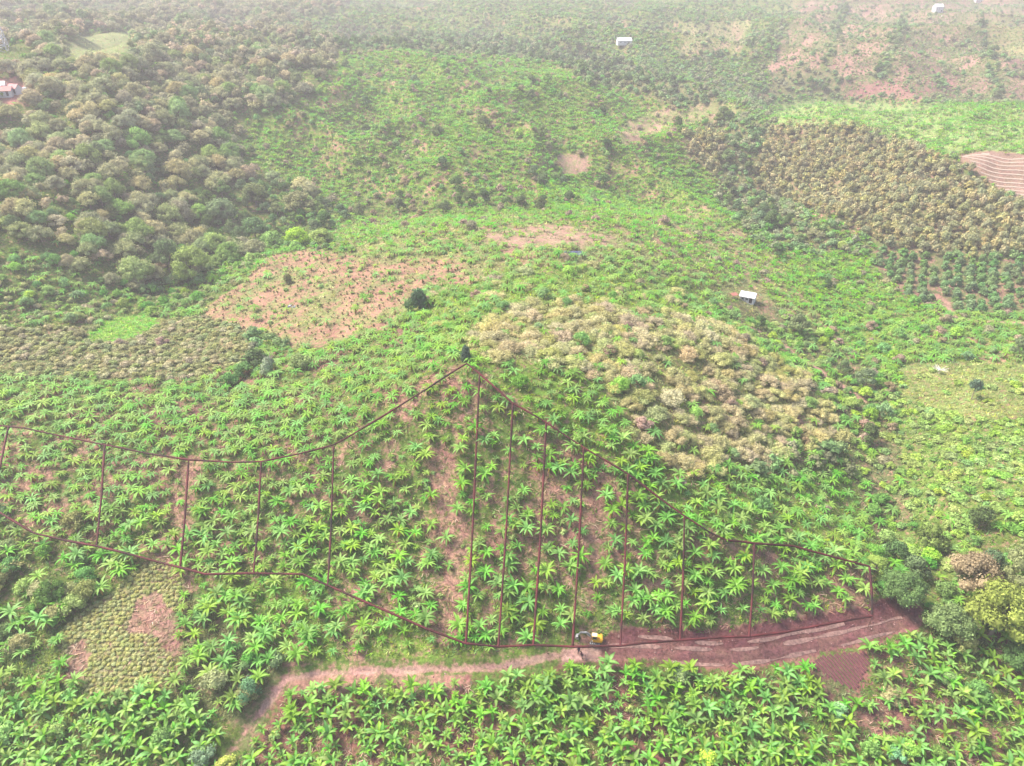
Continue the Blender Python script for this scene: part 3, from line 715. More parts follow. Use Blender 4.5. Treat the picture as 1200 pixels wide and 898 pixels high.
tn = up([crown(200 + i, c, 30, 100, .03, .45, (.15, .32), .8, core=.6, vary=.07).fin() for i, c in enumerate((TAN, TAN2, TAN3, TAN))], -.05)
tree_kind('tan', 'tan_bush', 3.4, 26, (3.4, 7.4), (.68, .92), tn, ['tan feathery bush', 'pinkish tan bush', 'yellowish tan bush', 'tan feathery bush'], 'bush', 'tan bushes on the back slope of the hill', trunks=st, jit=.48, clump=.15)
cof = [crown(220 + i, c, 7, 45, .10, .6, (.32, .45), .5).fin() for i, c in enumerate(((.25, .26, .12), (.21, .24, .10), (.28, .26, .15)))]
tree_kind('coffee', 'low_bush', 2.3, 27, (2.2, 3.6), (.6, .85), cof, ['low olive bush', 'low green bush', 'low brownish bush'], 'bush', 'low bushes in the rows at left', parts=False, jit=.3, low=lowset((.24, .25, .11), seed=370), farname='low_bushes')
OT = (.36, .31, .17)
ot = [crown(240 + i, (.19, .20, .10), 8, 50, .10, .95, (.30, .42), .5, bright=(.46, .41, .19), vary=.25).fin() for i in range(4)]
tree_kind('orch_tan', 'orchard_tree', 3.4, 28, (3.6, 6.2), (.9, 1.4), ot, ['tan tipped orchard tree'], 'orchard tree', 'orchard trees with tan tips', parts=False, jit=.36, low=[crown(250 + i, (.19, .20, .10), 6, 22, .13, .95, (.34, .46), .5, bright=(.46, .41, .19), vary=.25).fin() for i in range(4)], farname='orchard_rest')
od = [crown(260 + i, (.10, .17, .06), 8, 55, .10, .9, (.30, .42), .5).fin() for i in range(3)]
tree_kind('orch_dark', 'dark_orchard_tree', 4.0, 29, (3.8, 5.2), (.85, 1.1), od, ['dark orchard tree'], 'orchard tree', 'dark orchard trees at right', parts=False, jit=.16)
ws = [crown(270 + i, c, 12, 38, .13, .55, (.22, .38), .68, core=.6).fin() for i, c in enumerate(((.17, .26, .06), (.19, .27, .06), (.15, .24, .06), (.19, .25, .07)))]
tree_kind('weedshrub', 'leafy_weed_shrub', 2.1, 30, (2.0, 3.8), (.5, .8), ws, ['pale green weed shrub', 'yellow green weed shrub', 'soft green weed shrub'], 'shrub', 'weed shrubs on the right slope', parts=False, low=lowset((.15, .24, .06), seed=380))
tu = [crown(280 + i, (.27, .28, .115), 6, 50, .13, .7, (.4, .55), .35, vary=.08, core=.9).fin() for i in range(3)]
tree_kind('tussock', 'tussock', .82, 31, (.95, 1.25), (.55, .75), tu, ['tan green tussock'], 'tussock', 'tan green tussocks in rows', parts=False, jit=.28)
sd_ = [crown(290 + i, (.14, .13, .06), 3, 18, .2, .8, (.3, .5), .3).fin() for i in range(2)]
tree_kind('seedling', 'seedling', 2.3, 32, (.55, 1.1), (.9, 1.4), sd_, ['dark seedling'], 'seedling', 'seedlings on the red field', parts=False, jit=.3)
fs = scatter('far', 4.3, .45, 33, 6, clump=.3)
fr = fs['r']; fw = fr.uniform(3.0, 6.5, len(fs['x']))
fc = np.where((fr.random(len(fw)) < .4)[:, None], np.array((1.1, .95, 1.1)), np.array((.8, 1.05, .8)))
stuff('distant_woodland', lowset((.17, .21, .10), seed=390, leaves=18), fs, fw / 2, fw / 2 * .9, 'scattered hazy bushes and trees on the distant slopes', 'woodland', [M_fol], colmul=fc)
rw = scatter('row', 3.0, .32, 36, 2, clump=.5)
rws = rw['r'].uniform(1.2, 2.8, len(rw['x']))
stuff('field_rows', lowset((.18, .24, .09), seed=398, leaves=12, lumps=3, ls=.2), rw, rws / 2, rws / 2 * .8, 'hazy rows of low crops on the far terraces', 'crops', [M_fol])
ss = scatter('small', 2.6, .45, 34, 2)
sw = ss['r'].uniform(1.0, 2.4, len(ss['x']))
stuff('undergrowth', lowset((.20, .28, .08), seed=395, leaves=24, ls=.14), ss, sw / 2, sw / 2 * .8, 'low green bushes in the undergrowth of the hilltop', 'undergrowth', [M_fol])

# ---- herbs, straw and litter: nobody could count them
def tuft(seed, n=9, s=.34, straw=False):
    r = np.random.default_rng(seed); t = Tpl()
    for i in range(n):
        a = r.uniform(0, 6.28); L = s * r.uniform(.7, 1.4); p = r.normal(size=3) * (.32, .32, 0)
        e = r.uniform(.15, 1.1) if not straw else r.uniform(0, .25)
        d = np.array((math.cos(a) * math.cos(e), math.sin(a) * math.cos(e), math.sin(e))) * L
        w = np.array((-math.sin(a), math.cos(a), r.uniform(-.3, .3))) * L * (.32 if not straw else .12)
        p = p + (0, 0, .05)
        t.add([p - w * .6, p + w * .6, p + d + w * .5, p + d * 1.3], [[0, 1, 2], [0, 2, 3]], np.ones(3) * r.uniform(.75, 1.25))
    return t.fin()
for nm, sp, dlo, dhi, scl, seed in (('herb_cover', .58, 0, 128, 1.05, 41), ('herb_cover', 1.15, 128, 240, 1.5, 42), ('herb_cover', 2.2, 240, 600, 2.4, 43)):
    x, y, z, px, py, d, r = grid(sp, .5, x0=-90 if dhi < 130 else (-180 if dhi < 250 else -460), x1=90 if dhi < 130 else (180 if dhi < 250 else 460), y0=52, y1=118 if dhi < 130 else (270 if dhi < 250 else 720), seed=seed)
    zi = zones(x, y, z)
    ip = np.clip(np.searchsorted(XS, x), 0, len(XS) - 1); jp = np.clip(np.searchsorted(YS, y), 0, len(YS) - 1)
    bb = BAREMASK[jp, ip]
    k = (r.random(len(x)) < dens('weed', zi) * (1 - .65 * bb)) & (d >= dlo) & (d < dhi) & (dist_poly(x, y, ROAD) > 2.0)
    for tr in TRACKS: k &= dist_poly(x, y, tr) > 1.0
    k &= ~inside(x, y, PLOUGH)
    k &= seen(x, y, z + 1.0)
    hb = np.array([q[3] for q in Z])[zi][k]
    gcol = hb * r.uniform(.7, 1.75, (k.sum(), 1)) * (1 + (fbm(x[k], y[k], 11, 70) - .5)[:, None] * np.array((1.0, .4, .2)))
    sel = dict(x=x[k], y=y[k], z=z[k], r=r)
    nt_ = 7 if dhi < 130 else 6
    stuff(nm, [tuft(500 + q, nt_) for q in range(5)], sel, np.full(k.sum(), scl) * r.uniform(.6, 1.3, k.sum()), np.full(k.sum(), scl) * r.uniform(.5, 1.2, k.sum()), 'green weeds and grass between the crops', 'weeds', [M_weed], sink=.02, colmul=gcol)
x, y, z, px, py, d, r = grid(.75, .5, x0=-100, x1=100, y0=55, y1=160, seed=45)
ip = np.clip(np.searchsorted(XS, x), 0, len(XS) - 1); jp = np.clip(np.searchsorted(YS, y), 0, len(YS) - 1)
zi = zones(x, y, z)
k = (r.random(len(x)) < np.clip(BAREMASK[jp, ip] * .9 + .12, 0, 1)) & (dist_poly(x, y, ROAD) > 2.0) & (zi != zn.index('maroon bank')) & clear(x, y) & ~inside(x, y, PLOUGH)
sel = dict(x=x[k], y=y[k], z=z[k], r=r)
stuff('leaf_litter', [tuft(520 + q, 5, .55, True) for q in range(6)], sel, r.uniform(.7, 1.7, k.sum()), r.uniform(.6, 1.2, k.sum()), 'dry straw coloured leaf litter on the bare soil', 'leaf litter', [M_weed], sink=0, colmul=np.where((r.random(k.sum()) < .4)[:, None], np.array((.17, .10, .065)), np.array((.50, .34, .24))) * r.uniform(.55, 1.25, (k.sum(), 1)))

# ------------------------------------------------------------------ single trees that stand out
def single(px, py, w, h, tpl, tk, name, label, cat='tree', dz=0.):
    p = ground(px, py)
    root = empty(name, (p[0], p[1], p[2] - .1), random.uniform(0, 6.28))
    root.scale = (w / 2, w / 2, h / 2)
    link('crown', tpl.mesh('crown', [M_fol, M_bark]), root); link('trunk', tk.mesh('trunk', [M_bark]), root)
    tag(root, label, cat); return root
cone = lambda s, c: crown(s, c, 16, 80, .07, .95, (.40, .60), .5).fin()
single(491, 362, 4.6, 7.0, cone(601, (.055, .10, .06)), trk[0], 'dark_tree', 'dark blue green upright tree at the right corner of the red field')
single(482, 366, 4.2, 4.0, drk[0], trk[1], 'dark_tree', 'low dark green bush tree touching the upright tree by the red field')
single(546, 424, 2.3, 4.8, cone(602, (.07, .11, .08)), trk[0], 'dark_tree', 'small dark upright tree on the peak where the boundary lines meet')
single(338, 333, 3.0, 4.2, cone(603, (.12, .12, .05)), trk[0], 'dark_tree', 'lone dark olive bush standing in the red field')
single(318, 438, 5.4, 7.6, crown(604, (.20, .25, .17), 14, 90, .06, .7).fin(), trunk(60, .95, .07, 5, c=(.42, .33, .30)).fin(), 'tree', 'grey green tree with a pale bare trunk below the red field')
for px_, py_, w_, h_, c_ in ((300,428,5.0,4.0,DRK),(352,432,4.4,3.6,(.17,.22,.06)),(288,440,4.0,3.4,(.10,.17,.05)),(268,452,3.8,3.0,(.11,.19,.06)),(420,420,0,0,None)):
    if w_: single(px_, py_, w_ * 1.4, h_ * 1.35, up([crown(int(px_), c_, 12, 80, .065, .75).fin()], .3)[0], st[0], 'dark_bush', {300:'dark bush left of the grey tree with pale trunk', 352:'yellow green bush right of the grey tree with pale trunk', 288:'dark green bush third left of the grey tree with pale trunk', 268:'green bush at the lower left end of the dark bush row'}[px_], 'bush')
BIG = (.22, .25, .10)
single(228, 332, 15, 17, up([crown(610, (.20, .24, .07), 34, 130, .03, .85, (.16, .30)).fin()], .3)[0], trk[1], 'tree', 'tall round yellow green tree at the right edge of the left forest')
single(200, 322, 13.0, 15, up([crown(611, (.08, .12, .04), 26, 110, .035, .85, (.22, .34)).fin()], .35)[0], trk[2], 'tree', 'tall dark green tree behind the tall round yellow green tree')
for k_, (px_, py_, w_, h_, c_, lb) in enumerate(((262,262,10,9,(.13,.18,.07),'large dark green tree left of the bright green clump'),(300,282,9,8,(.10,.16,.06),'dark green tree between forest and bright green clump'),(320,292,8,6,(.15,.27,.06),'bright green bushy tree, left of the bright clump'),(350,290,8.5,6.5,(.20,.33,.06),'brightest yellow green bushy tree in the clump above the red field'),(378,286,7,5,(.22,.31,.07),'yellow green bushy tree at the right end of the bright clump'),(352,250,11,8,(.19,.20,.10),'wide olive tree above the bright green clump'),(300,240,9,8,(.16,.20,.09),'olive green tree up the slope from the bright clump'))):
    single(px_, py_, w_ * 1.35, h_ * 1.5, up([crown(620 + k_, c_, 20, 100, .045, .75, (.22, .34)).fin()], .35)[0], trk[k_ % 4], 'tree', lb)
# lower right: big trees
for k_, (px_, py_, w_, h_, c_, lb) in enumerate(((1160,745,14,16,(.15,.19,.055),'tall loose yellow green tree at the right edge'),(1135,690,11,11,(.22,.18,.12),'pinkish brown crowned tree beside the tall loose tree at right'),(1200,695,12,14,(.17,.18,.08),'olive brown tree cut by the right edge of the picture'),(1108,745,10,9,(.10,.165,.045),'soft green bushy tree at the right end of the dirt road'),(1052,704,10,9,(.10,.14,.055),'dark grey green tree at the right end of the plots'),(1025,670,5,5,(.22,.33,.06),'small bright green tree behind the right corner of the lines'),(1195,785,8,7,(.07,.13,.04),'deep green bush under the tall loose tree'))):
    single(px_, py_, w_, h_, up([crown(640 + k_, c_, 34, 150, .028, .8, (.16, .30)).fin()], .3)[0], trk[k_ % 4], 'tree', lb)
single(1138, 468, 4.0, 6.0, up([crown(650, (.07, .12, .07), 9, 70, .09, .35, (.3, .42), .5).fin()], 1.1)[0], trunk(70, 1.3, .05, 4, c=(.3, .22, .2)).fin(), 'umbrella_tree', 'small dark umbrella shaped tree on a thin trunk in the right pasture')
# lower middle and left: bushes that catch the eye
for k_, (px_, py_, w_, h_, c_, lb) in enumerate(((293,815,5.0,4.6,(.14,.24,.13),'blue green bush tree beside the bend of the dirt road'),(70,860,3.6,3.0,(.22,.28,.07),'olive bush in the lower left bananas'),(195,868,4.2,3.8,(.14,.23,.05),'dark lime bush left of the side path'),(265,900,3.4,2.8,(.27,.33,.06),'yellow green round bush at the foot of the side path'),(240,890,4.2,3.4,(.16,.25,.13),'grey green bush at the bottom left of the side path'),(828,893,3.4,3.2,(.30,.42,.04),'bright lime round bush at the bottom edge'),(1050,890,3.4,3.0,(.17,.36,.16),'round blue green bush in the lower right dirt patch'),(980,835,3.6,2.4,(.18,.34,.14),'leafy blue green shrub below the ploughed plot'),(1045,820,4.4,3.0,(.28,.26,.12),'brown green bush right of the ploughed plot'),(1110,800,4.0,3.2,(.16,.25,.06),'green bush right of the brown green bush'),(90,618,5.0,5.2,(.22,.21,.09),'olive brown tree above the lower boundary near the first line'),(50,700,5.6,4.6,(.27,.27,.12),'tan olive round bush left of the bright grass hollow'),(20,760,4.5,3.8,(.25,.26,.11),'olive bush at the left edge'),(215,842,3.8,3.2,(.16,.26,.06),'dark green bush above the side path'),(795,790,4.2,2.6,(.20,.29,.12),'grey green shrub on the roadside below the excavator'),(700,405,0,0,None,''))):
    if w_: single(px_, py_, w_, h_, up([crown(660 + k_, c_, 14, 100, .055, .75, (.24, .38)).fin()], .22)[0], st[k_ % 3], 'bush', lb, 'bush')
# bare pale tree in the pasture
p = ground(1100, 438)
root = empty('bare_tree', p); tag(root, 'small whitish bare tree at the top of the right pasture', 'tree')
t = Tpl()
for i in range(26):
    a = random.uniform(0, 6.28); L = random.uniform(1.0, 2.2)
    V, T = tube([(0, 0, .9), (L * .5 * math.cos(a), L * .5 * math.sin(a), 1.5), (L * math.cos(a), L * math.sin(a), random.uniform(1.3, 2.4))], [.09, .06, .03], 4); t.add(V, T, (.62, .58, .55))
link('branches', t.fin().mesh('branches', [M_bark]), root)
t = Tpl(); V, T = tube([(0, 0, -.2), (.05, 0, .6), (0, 0, 1.0)], [.2, .15, .12], 6); t.add(V, T, (.5, .44, .40)); link('trunk', t.fin().mesh('trunk', [M_bark]), root)

# ------------------------------------------------------------------ plot boundaries: drawn overlay lines, given solid form as draped tubes
M_line = plain('overlay_line_red', (.075, .008, .010), .8, 0, .95, .3)
M_post = plain('post_wood', (.16, .07, .055), .85)
def drape(pts, h, step=2.0):
    W = poly_w(pts, h); out = [W[0]]
    for a, b in zip(W[:-1], W[1:]):
        n = max(1, int(np.linalg.norm(b - a) / step))
        for k in range(1, n + 1):
            q = a + (b - a) * k / n; q[2] = .5 * q[2] + .5 * (float(H(q[0], q[1])) + h) if k < n else q[2]; out.append(q)
    return np.array(out)
LH = 3.2
def overlay_line(pts, rad, label, name='boundary_line'):
    W = drape(pts, LH); o0 = W[0].copy(); o0[2] -= LH
    root = empty(name, o0); tag(root, label, 'boundary line', 'drawn dark red boundary lines round the plots')
    r = [rad * random.uniform(.8, 1.2) for _ in W]
    V, T = tube(W - o0, r, 6)
    me = mk_mesh('overlay_line', V, T, None, None, [M_line]); link('overlay_line', me, root)
    for q in (() if name == 'boundary_line' else (W[0], W[-1])):  # end posts added to carry the overlay lines
        g = float(H(q[0], q[1])) - .3
        V, T = tube([(q[0] - o0[0], q[1] - o0[1], g - o0[2]), (q[0] - o0[0], q[1] - o0[1], q[2] - o0[2] + .1)], [.06, .05], 6)
        link('post', mk_mesh('post', V, T, None, None, [M_post]), root)
overlay_line([(-30,494),(0,499),(30,502),(120,521),(170,531),(222,539),(275,542),(307,541),(350,532),(392,521),(450,487),(500,456),(547,426)], .2, 'drawn dark red upper boundary line from the left edge up to the peak', 'upper_boundary_line')
overlay_line([(547,426),(562,438),(600,472),(640,495),(683,524),(735,555),(768,580),(801,604),(832,624),(850,633),(885,637),(930,640),(970,651),(1019,664)], .2, 'drawn dark red upper boundary line from the peak down to the right', 'upper_boundary_line')
overlay_line([(-30,588),(0,601),(40,625),(70,632),(113,640),(165,653),(211,665),(240,673),(297,672),(355,673),(384,686),(450,715),(500,737),(545,754),(585,758),(625,756),(671,758),(727,757),(800,750),(878,746),(920,741),(960,733),(1022,722)], .2, 'drawn dark red lower boundary line along the foot of the plots', 'lower_boundary_line')
NM = ['first full', 'second', 'third', 'fourth', 'fifth and longest', 'sixth', 'seventh', 'eighth', 'ninth', 'tenth', 'eleventh', 'last']
for nm_, a, b in [(NM[i], q[0], q[1]) for i, q in enumerate([((123,521),(113,639)),((221,539),(211,664)),((306,542),(297,672)),((391,523),(384,685)),((562,440),(546,753)),((601,473),(584,757)),((640,496),(625,756)),((684,525),(671,757)),((736,556),(727,757)),((802,605),(797,750)),((884,638),(878,746)),((1019,665),(1022,722))])]:
    overlay_line([a, ((a[0] + b[0]) / 2 + 1, (a[1] + b[1]) / 2), b], .2, 'drawn dark red divider line down the slope, ' + nm_ + ' from the left')
overlay_line([(10,500),(0,548),(-6,570)], .18, 'short drawn dark red divider line cut by the left edge')

# ------------------------------------------------------------------ built things
def box(bm, cx, cy, cz, sx, sy, sz, bev=0.):
    g = bmesh.ops.create_cube(bm, size=1)
    bmesh.ops.scale(bm, vec=(sx, sy, sz), verts=g['verts']); bmesh.ops.translate(bm, vec=(cx, cy, cz), verts=g['verts'])
    if bev:
        es = list({e for v in g['verts'] for e in v.link_edges}); bmesh.ops.bevel(bm, geom=es, offset=bev, segments=2, affect='EDGES')
    return g
def bobj(name, fn, m, parent, loc=(0, 0, 0), rot=(0, 0, 0)):
    bm = bmesh.new(); fn(bm); me = bpy.data.meshes.new(name); bm.to_mesh(me); bm.free(); me.materials.append(m)
    o = link(name, me, parent); o.location = loc; o.rotation_euler = rot; return o
M_white = plain('white_sheet_roof', (.74, .75, .78), .35, 0, .05, 2.)
M_wall = plain('pale_wall', (.66, .65, .70), .8, 0, .12, 1.5)
M_dark = plain('dark_opening', (.05, .045, .05), .8)
M_red = plain('red_roof', (.50, .10, .10), .6)
M_blue = plain('blue_tarp', (.09, .10, .22), .5)
M_steel = plain('galvanised_steel', (.62, .62, .66), .5, .2)
M_yel = plain('yellow_paint', (.72, .40, .03), .4, 0, .08)
M_grey = plain('grey_steel', (.32, .33, .35), .5, .3)
M_rub = plain('dark_track', (.05, .045, .045), .8)
M_glass = plain('cab_glass', (.05, .07, .08), .1)
def shed(name, loc, rz, L, W, hh, rise, label, cat, mroof=M_white, mwall=M_wall, mono=False, win=True):
    root = empty(name, loc, rz); tag(root, label, cat)
    def walls(bm):
        for (cx, cy, sx, sy) in ((0, -W / 2, L, .15), (0, W / 2, L, .15), (-L / 2, 0, .15, W - .16), (L / 2, 0, .15, W - .16)): box(bm, cx, cy, hh / 2 - .3, sx, sy, hh + .6)
        if not mono:
            for s in (-1, 1):
                vs = [bm.verts.new((s * L / 2, -W / 2, hh)), bm.verts.new((s * L / 2, W / 2, hh)), bm.verts.new((s * L / 2, 0, hh + rise))]; bm.faces.new(vs)
    bobj('wall', walls, mwall, root)
    if mono:
        bobj('roof', lambda bm: box(bm, 0, 0, 0, L + .7, (W + .7), .10), mroof, root, (0, 0, hh + rise / 2 + .06), (math.atan2(rise, W), 0, 0))
    else:
        sl_ = math.hypot(W / 2 + .4, rise * (W / 2 + .4) / (W / 2)); an = math.atan2(rise, W / 2)
        for s in (-1, 1):
            bobj('roof', lambda bm: box(bm, 0, 0, 0, L + .6, sl_, .08), mroof, root, (0, s * (W / 4 + .2), hh + rise / 2 + .04 - .2 * rise / (W / 2)), (-s * an, 0, 0))
    bobj('door', lambda bm: box(bm, 0, 0, 1.0, .95, .06, 2.0), M_dark, root, (L * .28, -W / 2 - .1, 0))
    if win:
        for q in (-.3, 0.):
            f = bobj('window', lambda bm: box(bm, 0, 0, 0, .9, .06, .8), M_wall, root, (L * q, -W / 2 - .09, hh * .55))
            bobj('pane', lambda bm: box(bm, 0, 0, 0, .74, .04, .64), M_glass, f, (0, -.03, 0))
    return root
shed('shed', SHED, R(-28), 4.4, 3.8, 2.0, .9, 'small white roofed shed in a clearing right of the hill', 'shed')
p = ground(860, 349)
def redroof(bm): box(bm, 0, 0, 0, 2.2, 1.6, .08)
root = empty('lean_to', p, R(20)); tag(root, 'low rusty red lean-to left of the white roofed shed', 'lean-to')
bobj('roof', redroof, plain('rusty_sheet', (.36, .14, .11), .8), root, (0, 0, 1.2), (R(14), 0, 0))
for a in (-1, 1):
    for b in (-.7, .7): bobj('post', lambda bm: box(bm, 0, 0, .45, .1, .1, 1.5), M_post, root, (a, b, 0))
shed('house', HOUSE + np.array((0, 0, 0)), R(6), 11, 6.5, 3.0, 1.8, 'far white roofed house among trees on the hazy slope', 'house')
shed('hut', HILLHUT, R(4), 8, 7, 5.0, 2.4, 'white square hut high on the pink terraced slope', 'hut')
shed('hut', HILLHUT2, R(8), 10, 5, 3.0, 1.6, 'pale roofed building on the top edge right of the white hut', 'building')
# pale steps below the hut
W = drape([(1104,18),(1103,28),(1102,40)], .12, 3)
V = []; T = []
for i, q in enumerate(W): V += [(q[0] - .55, q[1], q[2] + .05), (q[0] + .55, q[1], q[2] + .05), (q[0] + .55, q[1], q[2] - .5), (q[0] - .55, q[1], q[2] - .5)]
for i in range(len(W) - 1):
    a = i * 4
    for k in range(4): T.append([a + k, a + (k + 1) % 4, a + 4 + (k + 1) % 4, a + 4 + k])
tag(link('path', mk_mesh('path', V, T, None, None, [plain('pale_concrete', (.62, .58, .52), .8)])), kind='structure')
# red roofed yard buildings at left
for k_, (px_, py_, L_, W_, mr, rz_, lb) in enumerate(((6,112,6.5,4,M_red,R(12),'red roofed farm building at the left edge'),(19,109,4,3.2,plain('faded_red_roof', (.55, .22, .22), .7),R(-15),'small faded red roofed hut right of the red farm building'),(1,105,5,2.6,M_white,R(12),'white roofed shed behind the red farm building'))):
    shed('farm_building', ground(px_, py_), rz_, L_, W_, 2.2, 1.3, lb, 'building', mroof=mr)
p = ground(30, 108)
root = empty('water_tank', p); tag(root, 'small white water tank beside the faded red hut', 'tank')
bobj('tank', lambda bm: bmesh.ops.create_cone(bm, cap_ends=True, segments=14, radius1=.9, radius2=.9, depth=1.6), M_white, root, (0, 0, .9))
bobj('lid', lambda bm: bmesh.ops.create_cone(bm, cap_ends=True, segments=14, radius1=.85, radius2=.25, depth=.3), M_white, root, (0, 0, 1.86))
# blue tarps on the plateau
root = empty('tarpaulin_shelter', ground(672, 298), R(-4)); tag(root, 'long low blue tarpaulin shelter on the hill plateau', 'shelter')
def tarp(bm):
    n = 12
    rows = []
    for i in range(n + 1):
        x_ = -3 + 6 * i / n
        rows.append([bm.verts.new((x_, y_, h_ + random.uniform(-.12, .12))) for y_, h_ in ((-.9, .15), (-.3, .75), (0, 1.0), (.4, .7), (1.0, .2))])
    for a, b in zip(rows[:-1], rows[1:]):
        for k in range(4): bm.faces.new((a[k], b[k], b[k + 1], a[k + 1]))
bobj('tarp', tarp, M_blue, root)
for a in (-3, -1, 1, 3): bobj('post', lambda bm: box(bm, 0, 0, .45, .08, .08, 1.1), M_post, root, (a, 0, 0))
root = empty('litter_heap', ground(341, 360)); tag(root, 'small grey white heap of rubbish on the red field', 'heap')
for i in range(6): bobj('sack', lambda bm: box(bm, 0, 0, 0, random.uniform(.4, .9), random.uniform(.4, .7), .3, .08), random.choice((M_grey, M_steel, M_blue)), root, (random.uniform(-1.2, 1.2), random.uniform(-.8, .8), .15), (0, 0, random.uniform(0, 3)))
# pylon
p = ground(0, 62); root = empty('lattice_pylon', p, R(20)); tag(root, 'pale steel lattice pylon cut by the left edge', 'pylon')
PH, PB, PT = 27., 4.4, .8
def at(k, t): 
    w = PB + (PT - PB) * t; sx, sy = ((-1, -1), (1, -1), (1, 1), (-1, 1))[k % 4]; return (sx * w, sy * w, PH * t)
for k in range(4):
    V, T = tube([at(k, 0), at(k, 1)], [.32, .22], 4); link('leg', mk_mesh('leg', V, T, None, None, [M_steel]), root)
for k in range(4):
    t = Tpl()
    for j in range(8):
        a, b = j / 8, (j + 1) / 8
        for s, e in ((at(k, a), at(k + 1, b)), (at(k + 1, a), at(k, b)), (at(k, b), at(k + 1, b))):
            V, T = tube([s, e], [.16, .16], 3); t.add(V, T, (.5, .5, .5))
    t.fin(); link('bracing', mk_mesh('bracing', t.V, t.T, None, None, [M_steel]), root)
for zz, L in ((17, 5.), (20.5, 4.2), (23.5, 3.4)):
    V, T = tube([(-L, 0, zz), (0, 0, zz + .5), (L, 0, zz)], [.08, .2, .08], 4); link('crossarm', mk_mesh('crossarm', V, T, None, None, [M_steel]), root)

# fields with real ridges
def ridged(name, poly, dirv, spacing, hgt, m_top, m_low, step, base=.05, width=.5):
    """a draped sheet of raised beds: each bed a strip following the ground"""
    poly = np.asarray(poly); c = poly.mean(0)[:2]; d = np.array(dirv, float); d /= np.linalg.norm(d); nrm = np.array((-d[1], d[0]))
    rad = np.abs(poly[:, :2] - c).max() * 1.5
    beds = []
    for k in np.arange(-rad, rad, spacing):
        t_ = np.arange(-rad, rad, step); x_ = c[0] + nrm[0] * k + d[0] * t_; y_ = c[1] + nrm[1] * k + d[1] * t_
        ins = inside(x_, y_, poly[:, :2])
        if ins.sum() < 3: continue
        i0, i1 = np.where(ins)[0][[0, -1]]
        x_, y_ = x_[i0:i1 + 1], y_[i0:i1 + 1]; z_ = H(x_, y_)
        V = []; T = []
        for a in range(len(x_)):
            for o_, hh in ((-width / 2, -.15), (-width * .25, hgt), (width * .25, hgt), (width / 2, -.15)):
                q = .04 * math.sin(a * 1.7 + k * 3)
                V.append((x_[a] + nrm[0] * (o_ + q), y_[a] + nrm[1] * (o_ + q), z_[a] + base + hh))
        for a in range(len(x_) - 1):
            for b in range(3): T.append([a * 4 + b, a * 4 + 4 + b, a * 4 + 5 + b, a * 4 + 1 + b])
        beds.append((V, T))
    return beds
M_ridge = plain('ploughed_earth', (.125, .042, .05), .95, 0, .25, 3.)
fld = bpy.data.objects.new('ploughed_plot', None); scn.collection.objects.link(fld); tag(fld, kind='structure')
d_ = PLOUGH[4] - PLOUGH[1]
for V, T in ridged('furrow', PLOUGH, d_[:2], .62, .14, None, None, .5, width=.56): link('furrow_ridge', mk_mesh('furrow_ridge', V, T, None, None, [M_ridge]), fld)
SF = poly_w([(1124,184),(1150,180),(1215,187),(1215,238),(1195,232),(1155,210)])
M_mulch = plain('pale_bed', (.34, .26, .21), .6, 0, .1, 1.)
fld2 = bpy.data.objects.new('striped_field', None); scn.collection.objects.link(fld2); tag(fld2, kind='structure')
d_ = ground(1215, 215) - ground(1135, 200)
for V, T in ridged('bed', SF, d_[:2], 1.5, .2, None, None, 1.5, width=.6): link('planting_bed', mk_mesh('planting_bed', V, T, None, None, [M_mulch]), fld2)

# wheel ruts worn pale into the road
M_rut = plain('worn_rut', (.29, .17, .145), .95, 0, .45, 2.0)
DR = []
for a, b in zip(ROAD[:-1], ROAD[1:]):
    for k in range(14): DR.append(a[:2] + (b[:2] - a[:2]) * k / 14)
DR = np.array(DR); DR = np.array([DR[max(0, i - 10):i + 11].mean(0) for i in range(len(DR))])
tn_ = np.gradient(DR, axis=0); tn_ /= np.linalg.norm(tn_, axis=1)[:, None]; nn_ = np.stack([-tn_[:, 1], tn_[:, 0]], 1)
for sgn in (1, -1, 2.3):
    off = np.where(DR[:, 0] > 15, .95, .45) * sgn; w_ = (.16 + .16 * vnoise(DR[:, 0], DR[:, 1] + sgn * 9, 2.2, 91)) * np.where(DR[:, 0] > 15, 1.2, .9)
    w_ = w_ * np.clip((vnoise(DR[:, 0] + sgn * 5, DR[:, 1], 4.5, 93) - .3) * 4, 0, 1); off = off + (vnoise(DR[:, 0], DR[:, 1] + sgn * 5, 5, 94) - .5) * .5
    w_ = w_ * (DR[:, 0] > 12)
    if sgn > 2: w_ = w_ * np.where((DR[:, 0] > 18) & (DR[:, 0] < 60), .9, 0); off = off * .92
    A_ = DR + nn_ * (off - w_)[:, None]; B_ = DR + nn_ * (off + w_)[:, None]
    V = np.vstack([np.c_[A_, H(A_[:, 0], A_[:, 1]) + .05], np.c_[B_, H(B_[:, 0], B_[:, 1]) + .05]]); n0 = len(A_)
    T = [[i, i + 1, n0 + i + 1, n0 + i] for i in range(n0 - 1) if w_[i] > .05 and w_[i + 1] > .05]
    tag(link('wheel_rut', mk_mesh('wheel_rut', V, T, None, None, [M_rut])), kind='structure')

